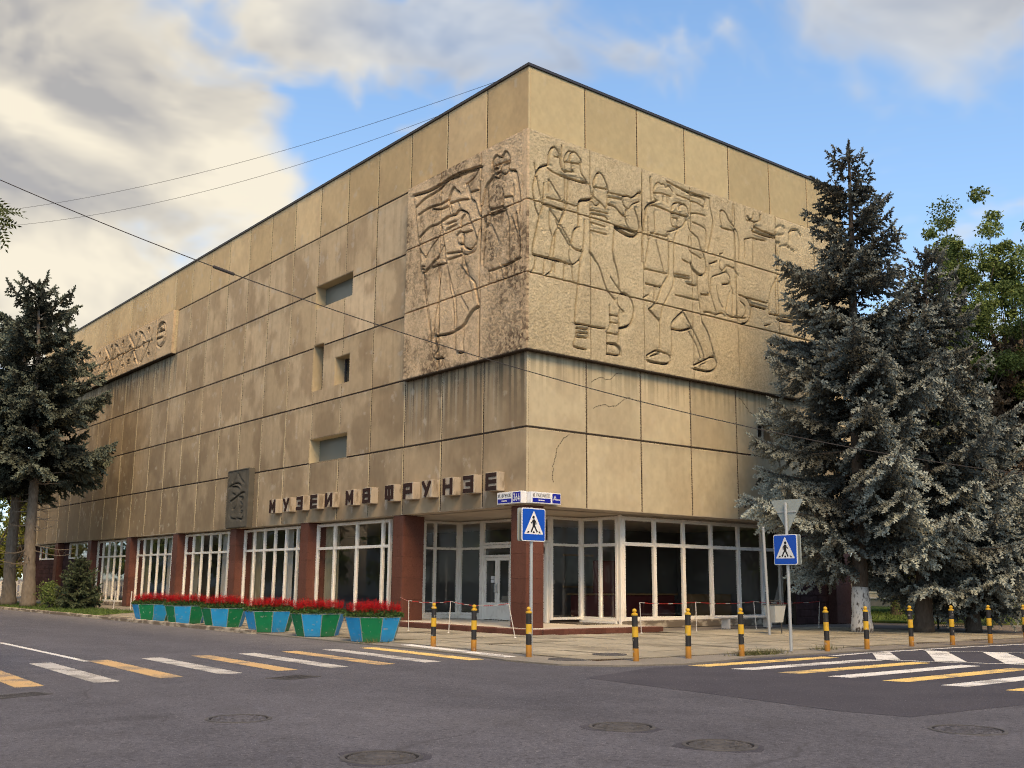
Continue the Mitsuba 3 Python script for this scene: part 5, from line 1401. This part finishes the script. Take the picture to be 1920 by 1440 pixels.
def spruce(key, x, y, H, R, clear, seed, cols, lean=(0, 0), twig=0.26, dens=1.0, top_dark=0.0, trunk_r=0.26, bark='mat_bark', whitewash=False, shape=0.8, gap=0.12, bare=0):
    r = np.random.default_rng(seed)
    tz = np.linspace(0, H, 14)
    tr_pts = np.c_[x + lean[0] * (tz / H) ** 1.3 + 0.05 * np.sin(tz * 0.9 + seed), y + lean[1] * (tz / H) ** 1.3 + 0.05 * np.cos(tz * 0.8 + seed), tz + 0.02]
    rad = trunk_r * (1 - tz / H) ** 0.8 + 0.02
    rad[0] *= 1.25
    axis = lambda z: np.array([np.interp(z, tz, tr_pts[:, 0]), np.interp(z, tz, tr_pts[:, 1]), z + 0.02])
    zs = np.linspace(0, H - 0.55 * min(1.0, H / 8), 60)
    obj('trunk', tube(np.array([axis(z) for z in zs]), np.interp(zs, tz, rad) * (1 + 0.05 * np.sin(zs * 7)), 12), bark, key, smooth=True)
    if whitewash:
        z2 = np.linspace(0.0, 1.55, 8)
        obj('whitewash', tube(np.array([axis(z) for z in z2]), np.interp(z2, tz, rad) * (1 + 0.05 * np.sin(z2 * 7)) + 0.012, 14), 'mat_whitewash', key, smooth=True)
    P, D, L, C, limbs = [], [], [], [], []
    dark, light = np.array(cols[0]), np.array(cols[1])
    z = clear
    while z < H - 0.45 * min(1.0, H / 8):
        t = (z - clear) / (H - clear)
        nb = r.integers(4, 7) if t < 0.7 else r.integers(3, 6)
        a0 = r.uniform(0, 6.28)
        for b in range(nb):
            if r.random() < gap:
                continue
            an = a0 + b * 2 * np.pi / nb + r.normal(0, 0.25)
            Lb = R * (1 - t) ** shape * r.choice([r.uniform(0.45, 0.8), r.uniform(0.85, 1.2)]) * (1.0 if t > 0.12 else 0.55 + 0.45 * t / 0.12 * r.uniform(0.8, 1.2)) + 0.22 * min(1.0, (H - z) / 2.0) * min(1.0, H / 6)
            hd = np.array([math.cos(an), math.sin(an), 0])
            s0 = -0.42 + 0.75 * t + r.normal(0, 0.07)         # start slope
            cv = 0.34 + r.normal(0, 0.06)                      # upturn towards the tip
            base = axis(z + r.normal(0, 0.08))
            ns = max(3, int(Lb / 0.145))
            s = np.linspace(0.0, 1.0, ns)
            pts = base + hd * (s * Lb)[:, None] + np.array([0, 0, 1.0]) * ((s0 * s + cv * s * s) * Lb)[:, None]
            side = np.array([-hd[1], hd[0], 0])
            pts += side * (0.10 * Lb * r.normal() * s ** 2)[:, None]
            limbs.append(tube(pts, 0.012 + 0.022 * Lb / 3 * (1 - s * 0.85), 5, False))
            tang = norm(np.gradient(pts, axis=0))
            outer = r.uniform(0.55, 1.2)
            dk_ = dark * (1 - 0.55 * top_dark * t)  # upper crown darkened: its backlit look is put into the needle colour
            for k in range(ns):
                q = s[k]
                if q < 0.16:
                    continue
                fr = (1 - q) ** 0.7
                ls = (0.52 * Lb * fr * min(1, (q - 0.10) / 0.25) + 0.10) * r.uniform(0.7, 1.2)
                ls = min(ls, 1.15)
                for sg in (-1, 1):
                    if r.random() > 0.93 * dens:
                        continue
                    dd = norm(sg * side * 0.85 + tang[k] * 0.62 + np.array([0, 0, -0.12 - 0.40 * r.random() * (1 - 0.5 * t)]))
                    m = max(1, int(ls / (twig * 0.46)))
                    for j in range(m):
                        w = (j + 0.4) / m
                        p = pts[k] + dd * ls * w + np.array([0, 0, -0.20 * ls * w * w])
                        tip = min(1.0, max(0.0, (0.55 * q + 0.45 * w * (0.5 + 0.5 * q) - 0.26) / 0.46))
                        P.append(p)
                        D.append(dd + r.normal(0, 0.34, 3) + np.array([0, 0, -0.22]))
                        L.append(twig * r.uniform(0.75, 1.25) * min(1.0, 0.6 + (H - z) / 6.0))
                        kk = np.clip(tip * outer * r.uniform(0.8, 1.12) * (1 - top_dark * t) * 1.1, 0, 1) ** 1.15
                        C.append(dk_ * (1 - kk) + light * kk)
                if r.random() < 0.75:                              # hanging tassels under the limb
                    P.append(pts[k])
                    D.append(np.array([0, 0, -1.0]) + tang[k] * 0.3 + r.normal(0, 0.25, 3))
                    L.append(twig * r.uniform(0.8, 1.5))
                    C.append(dk_ * 1.1)
                P.append(pts[k] + np.array([0, 0, 0.03]))
                D.append(tang[k] + r.normal(0, 0.22, 3) + np.array([0, 0, 0.15]))
                L.append(twig * r.uniform(0.8, 1.2))
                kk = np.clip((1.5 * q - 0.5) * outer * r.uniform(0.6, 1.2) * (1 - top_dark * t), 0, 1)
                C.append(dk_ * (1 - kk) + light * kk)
        z += r.uniform(0.28, 0.46) * (1.0 if t < 0.55 else 1.25) * min(1.0, H / 8) * (1.0 if t < 0.8 else 0.8)
    for k in range(int(22 * (H - clear))):                         # short shoots hide the stem
        z = r.uniform(clear + 0.4, H - 0.3)
        a = r.uniform(0, 6.28)
        nt = min(1.0, (H - z) / 2.5)
        P.append(axis(z) + np.array([math.cos(a), math.sin(a), 0]) * r.uniform(0.03, 0.5) * nt)
        D.append(np.array([math.cos(a), math.sin(a), r.normal(0, 0.4) + 0.9 * (1 - nt)]))
        L.append(twig * r.uniform(0.8, 1.4) * (0.55 + 0.45 * nt))
        C.append(dark * r.uniform(0.7, 1.5))
    for k in range(34):                                            # leader
        q = r.random()
        P.append(axis(H - 0.05 - 0.9 * q))
        a = r.uniform(0, 6.28)
        D.append(np.array([math.cos(a) * (0.25 + 0.6 * q), math.sin(a) * (0.25 + 0.6 * q), 0.9]))
        L.append(twig * (0.5 + 0.5 * q))
        C.append(dark * 0.6 + light * 0.4 * (1 - top_dark))
    for k in range(bare):                                          # dead limbs on the clear trunk
        z = r.uniform(clear * 0.30, clear * 1.05)
        an = r.uniform(0, 6.28)
        Lb = r.uniform(0.8, 2.6)
        s = np.linspace(0, 1, 9)
        hd = np.array([math.cos(an), math.sin(an), 0])
        pts = axis(z) + hd * (s * Lb)[:, None] + np.array([0, 0, 1.0]) * ((-0.30 * s + 0.25 * s ** 2) * Lb + 0.06 * np.sin(s * 5 + k))[:, None]
        limbs.append(tube(pts, 0.030 * (1 - 0.8 * s) + 0.006, 5, False))
        for q in range(3):
            i = r.integers(3, 9)
            limbs.append(tube([pts[i], pts[i] + norm(hd + r.normal(0, 0.7, 3)) * 0.5], 0.008, 3, False))
    obj('limbs', cat(limbs), 'mat_bark_light' if bare else bark, key)
    m_, c_ = twigs_mesh(np.array(P), np.array(D), np.array(L), np.array(C), seed)
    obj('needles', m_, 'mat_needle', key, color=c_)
    return len(P)


BLUE = ((0.082, 0.083, 0.072), (0.465, 0.495, 0.435))
GREY = ((0.036, 0.038, 0.030), (0.190, 0.215, 0.165))
t = thing('blue_spruce', 'tallest blue grey spruce with a whitewashed trunk foot, in front of the museum', 'spruce tree')
NT = spruce(t, 10.95, -4.95, 18.0, 4.2, 2.5, 11, BLUE, twig=0.25, top_dark=0.85, trunk_r=0.27, whitewash=True, shape=0.74, lean=(0.25, -0.35))
t = thing('blue_spruce', 'second blue spruce to the right of the whitewashed one, its tip lower', 'spruce tree')
NT += spruce(t, 12.95, -6.1, 13.9, 3.3, 1.7, 12, BLUE, twig=0.25, top_dark=0.6, trunk_r=0.27, shape=0.66, lean=(0.5, -0.7))
t = thing('blue_spruce', 'third spruce at the right of the pair, its skirt of branches hanging low', 'spruce tree')
NT += spruce(t, 14.8, -6.9, 10.4, 3.0, 1.1, 13, BLUE, twig=0.25, top_dark=0.2, trunk_r=0.20, shape=0.62)
t = thing('old_spruce', 'old dark spruce left of the museum, its long bare trunk nearer the building', 'spruce tree')
NT += spruce(t, -5.36, 37.3, 18.8, 4.2, 7.4, 14, GREY, twig=0.40, trunk_r=0.34, bark='mat_bark_light', shape=0.55, bare=26, dens=0.72, lean=(-0.9, 0.3), gap=0.34)
t = thing('old_spruce', 'second old spruce with a bare trunk at the left edge of the picture', 'spruce tree')
NT += spruce(t, -5.41, 41.3, 17.8, 4.6, 7.0, 15, GREY, twig=0.40, trunk_r=0.36, bark='mat_bark_light', shape=0.5, bare=22, dens=0.72, lean=(-0.5, 0.2), gap=0.34)
t = thing('young_spruce', 'small young spruce in the grass strip before the far block wall', 'spruce tree')
NT += spruce(t, -4.16, 32.1, 2.75, 1.15, 0.25, 16, ((0.028, 0.034, 0.020), (0.130, 0.155, 0.085)), twig=0.24, trunk_r=0.06, shape=0.8, gap=0.0)
RUST = ((0.070, 0.050, 0.036), (0.340, 0.255, 0.175))
t = thing('brown_conifer', 'large brownish conifer filling the right edge behind the spruces', 'tree')
NT += spruce(t, 36.6, 3.6, 14.5, 4.6, 2.4, 17, RUST, twig=0.55, trunk_r=0.30, shape=0.45, gap=0.20, dens=0.75)
t = thing('brown_conifer', 'second brownish conifer farther back at the right edge', 'tree')
NT += spruce(t, 34.1, 0.6, 14.2, 5.0, 2.4, 18, RUST, twig=0.52, trunk_r=0.30, shape=0.4, gap=0.15, dens=0.75)


# broadleaf trees: forking limbs, then leaves in loose clumps round the twig ends
def broadleaf(key, x, y, H, spread, fork, seed, lo, hi, n_leaf, leaf, trunk_r=0.25, bark='mat_bark', clump=0.55, squash=0.8):
    r = np.random.default_rng(seed)
    limbs, ends = [], []

    def grow(p, d, length, rad, depth):
        n = 6
        s = np.linspace(0, 1, n)
        bend = r.normal(0, 0.22, 3)
        pts = p + (d * length) * s[:, None] + bend * (length * s ** 2)[:, None]
        limbs.append(tube(pts, rad * (1 - 0.45 * s), 6 if depth < 2 else 4, False))
        e, dn = pts[-1], norm(pts[-1] - pts[-2])
        if depth >= 2:
            ends.extend([(pts[i], depth) for i in (3, 5)])
        if depth == 4:
            return
        for k in range(r.integers(2, 4) if depth else 4):
            a = norm(dn + r.normal(0, 0.62, 3) * np.array([1, 1, 0.65]) + np.array([0, 0, 0.12]))
            grow(pts[r.integers(3, 6)] if k else e, a, length * r.uniform(0.62, 0.86), rad * 0.56, depth + 1)

    zt = np.linspace(0, fork, 8)
    limbs.append(tube(np.c_[x + 0.06 * np.sin(zt), y + 0.06 * np.cos(zt * 1.3), zt], trunk_r * (1.25 - 0.4 * zt / fork), 10))
    grow(np.array([x, y, fork * 0.98]), np.array([0, 0, 1.0]), (H - fork) * 0.30, trunk_r * 0.7, 0)
    E = np.array([e for e, _ in ends])
    c = E.mean(0)
    E = np.c_[x + (E[:, 0] - c[0]) / (np.abs(E[:, 0] - c[0]).max() + 1e-9) * spread, y + (E[:, 1] - c[1]) / (np.abs(E[:, 1] - c[1]).max() + 1e-9) * spread,
              fork * 0.8 + (E[:, 2] - E[:, 2].min()) / (E[:, 2].max() - E[:, 2].min()) * (H - fork * 0.8)]
    obj('trunk', limbs[0], bark, key, smooth=True)
    tw = [tube([np.array([x, y, fork]) * 0.45 + e * 0.55 + r.normal(0, 0.2, 3), e], 0.028, 3, False) for e in E[::2]]
    tw += [tube([np.array([x, y, fork * 0.95]), np.array([x, y, fork]) * 0.45 + e * 0.55], 0.07, 4, False) for e in E[::9]]
    obj('limbs', cat(tw), bark, key)
    bright = r.uniform(0.25, 1.0, len(E))
    i = r.integers(0, len(E), n_leaf)
    rad = clump * r.uniform(0.5, 1.5, len(E))
    o = norm(r.normal(0, 1, (n_leaf, 3))) * (rad[i] * r.random(n_leaf) ** 0.45)[:, None] * [1.15, 1.15, squash]
    p = E[i] + o
    d = norm(r.normal(0, 1, (n_leaf, 3)) + [0, 0, -0.35])
    sdir = norm(np.cross(d, r.normal(0, 1, (n_leaf, 3))))
    l = (leaf * r.uniform(0.7, 1.35, n_leaf))[:, None]
    v = np.stack([p, p + d * l * 0.5 + sdir * l * 0.30, p + d * l, p + d * l * 0.5 - sdir * l * 0.30], 1).reshape(-1, 3)
    b = np.arange(n_leaf)[:, None] * 4
    f = np.vstack([b + [0, 1, 2], b + [0, 2, 3]])
    k = np.clip(bright[i] * r.uniform(0.5, 1.25, n_leaf), 0, 1)[:, None]
    col = np.repeat(np.array(lo) * (1 - k) + np.array(hi) * k, 4, 0)
    obj('crown', trimesh.Trimesh(v, f, process=False), 'mat_leaf', key, color=col)


GRN = ((0.034, 0.055, 0.016), (0.190, 0.240, 0.066))
YEL = ((0.050, 0.065, 0.014), (0.170, 0.165, 0.035))
for args in (('tall green broadleaf tree above the spruces at the right edge', 33.0, -0.9, 22.6, 6.4, 6.0, 21, *GRN, 76000, 0.145),
             ('green tree behind the second spruce, sky showing through its crown', 31.3, 2.9, 22.4, 6.0, 6.5, 22, *GRN, 66000, 0.145),
             ('yellowish green tree just right of the museum behind the spruces', 29.5, 5.0, 17.5, 3.4, 7.0, 23, *YEL, 20000, 0.17),
             ('tallest green tree at the right edge, behind the brownish conifers', 38.1, 2.5, 24.0, 6.0, 6.0, 24, *GRN, 40000, 0.20),
             ('tree at the far right end of the lawn', 47.0, 14.0, 13.0, 5.5, 3.2, 25, *GRN, 12000, 0.28)):
    t = thing('broadleaf_tree', args[0], 'tree', )
    broadleaf(t, *args[1:])
t = thing('broadleaf_tree', 'yellow green tree seen between the bare trunks at the left edge', 'tree')
broadleaf(t, -0.2, 63.5, 9.0, 4.2, 2.2, 26, (0.06, 0.075, 0.012), (0.22, 0.22, 0.04), 16000, 0.22)
t = thing('broadleaf_tree', 'dark green tree far down the left street', 'tree')
broadleaf(t, 2.4, 83.5, 13.0, 7.5, 2.0, 27, *GRN, 18000, 0.34)
t = thing('broadleaf_tree', 'farthest green tree behind the old spruces, by the end of the museum', 'tree')
broadleaf(t, 10.9, 97.9, 11.0, 6.5, 2.0, 28, *GRN, 14000, 0.34)
for i, (lb, x, y, h, s_, sd) in enumerate((('leafy green shrub left of the young spruce', -5.15, 33.7, 1.35, 0.75, 31), ('reddish low shrub behind the young spruce', -3.3, 34.6, 1.15, 0.9, 32),
                                       ('green shrub with pale flowers behind the mesh fence', 22.6, -3.4, 3.0, 1.5, 33), ('dark shrub at the corner of the block wall right of the spruce', 20.4, -1.2, 2.6, 1.2, 34),
                                       ('shrub in the lawn beside the second trunk', 29.5, -4.0, 2.4, 1.4, 35), ('tall shrub in front of the pale house', 44.0, -3.5, 3.6, 2.0, 36), ('shrub before the low wall at the right edge', 41.0, -6.2, 2.6, 1.5, 37))):
    t = thing('shrub', lb, 'shrub')
    cl = ((0.10, 0.05, 0.03), (0.22, 0.15, 0.06)) if 'reddish' in lb else GRN
    broadleaf(t, x, y, h, s_, h * 0.25, sd, *cl, 3200, 0.10, trunk_r=0.04, clump=0.28)

# street tree left of the frame whose leafy branch reaches into the picture
t = thing('ash_tree', 'leafy branch of a street tree hanging in from the upper left edge', 'tree')
AX, AY = (-20.96, -8.98)
broadleaf(t, AX, AY, 10.5, 2.0, 3.4, 41, (0.030, 0.040, 0.012), (0.10, 0.115, 0.030), 9000, 0.10, trunk_r=0.18)
rb = np.random.default_rng(9)
tips = [[-18.45, -10.77, 6.61], [-18.47, -10.25, 6.95], [-18.54, -11.05, 6.35], [-18.63, -10.73, 6.25], [-18.85, -11.2, 6.45], [-18.65, -11.13, 6.4]]
bl, V, Fc, C = [], [], [], []
for tp in tips:
    tp = np.array(tp)
    st = np.array([AX, AY, tp[2] + 0.5])
    s = np.linspace(0, 1, 10)[:, None]
    pts = st * (1 - s) + tp * s + np.array([0, 0, 1.0]) * 0.35 * s * (1 - s)
    bl.append(tube(pts, np.linspace(0.035, 0.008, 10), 5, False))
    for k in range(26):
        i = rb.integers(5, 10)
        a = pts[i] + rb.normal(0, 0.05, 3)
        d = norm(norm(tp - st) * 0.6 + rb.normal(0, 0.6, 3) + np.array([0, 0, -0.45]))
        Lr = rb.uniform(0.22, 0.36)
        q = norm(np.cross(d, rb.normal(0, 1, 3)))
        kk = rb.random()
        col = np.array([0.030, 0.040, 0.012]) * (1 - kk) + np.array([0.10, 0.115, 0.030]) * kk
        for j in range(13):
            w = 0.12 + 0.88 * (j // 2) / 6
            sg = (-1, 1)[j % 2] if j < 12 else 0
            o = a + d * Lr * w + np.array([0, 0, -0.05 * w * w])
            ld = norm(d * (0.5 if sg else 1.0) + q * sg * 0.9 + np.array([0, 0, -0.15]))
            ls = norm(np.cross(ld, np.cross(d, q) + rb.normal(0, 0.2, 3)))
            l = 0.085 * (1 - 0.3 * abs(w - 0.5))
            n0 = len(V)
            V += [o, o + ld * l * 0.45 + ls * l * 0.19, o + ld * l, o + ld * l * 0.45 - ls * l * 0.19]
            Fc += [[n0, n0 + 1, n0 + 2], [n0, n0 + 2, n0 + 3]]
            C += [col * rb.uniform(0.8, 1.2)] * 4
obj('branch', cat(bl), 'mat_bark', t)
obj('leaves', trimesh.Trimesh(np.array(V), np.array(Fc), process=False), 'mat_leaf', t, color=np.array(C))

# weeds at the pavement edge
wr = np.random.default_rng(77)
V, Fc, C = [], [], []
for (cx, cy, n, sx, sy) in ((-1.4, -10.25, 420, 0.85, 0.14), (-6.75, -1.9, 60, 0.4, 0.2), (1.6, -9.9, 70, 0.5, 0.2)):
    for k in range(n):
        p = np.array([cx + wr.normal(0, sx * 0.5), cy + wr.normal(0, sy * 0.7), 0.035])
        h = wr.uniform(0.04, 0.17)
        d = np.append(wr.normal(0, 0.55, 2), 1.0) * h
        s_ = np.append(wr.normal(0, 1, 2), 0)
        s_ = s_ / np.linalg.norm(s_) * 0.010
        n0 = len(V)
        V += [p - s_, p + s_, p + d]
        Fc.append([n0, n0 + 1, n0 + 2])
        kk = wr.random()
        C += [np.array([0.05, 0.06, 0.02]) * (1 - kk) + np.array([0.17, 0.16, 0.07]) * kk] * 3
k_ = obj('weeds', trimesh.Trimesh(np.array(V), np.array(Fc), process=False), 'mat_leaf', color=np.array(C))
labels[k_] = {'label': 'tufts of dry weeds along the pavement edge by the bollards', 'category': 'weeds', 'kind': 'stuff'}

for i, (x, y) in enumerate(((-30, 34), (-29, 46), (-31, 58), (-30, 72), (-31, 88), (-30, 106), (-32, 126), (-31, 146), (-29, 168), (-31, 192))):
    t = thing('roadside_tree', 'tall leafy tree of the row across the left street', 'tree', 'trees across the left street')
    broadleaf(t, x, y, 13.5 + (i * 37 % 5) * 0.6, 6.4, 2.4, 60 + i, *GRN, 5000, 0.55, clump=1.0)
for i, (x, y) in enumerate(((8, -33), (19, -34), (31, -33), (44, -35), (58, -34), (72, -33))):
    t = thing('roadside_tree', 'tall leafy tree of the row across the right street', 'tree', 'trees across the right street')
    broadleaf(t, x, y, 12.5 + (i * 23 % 5) * 0.6, 6.2, 2.4, 80 + i, *GRN, 5000, 0.55, clump=1.0)

print('twigs', NT)
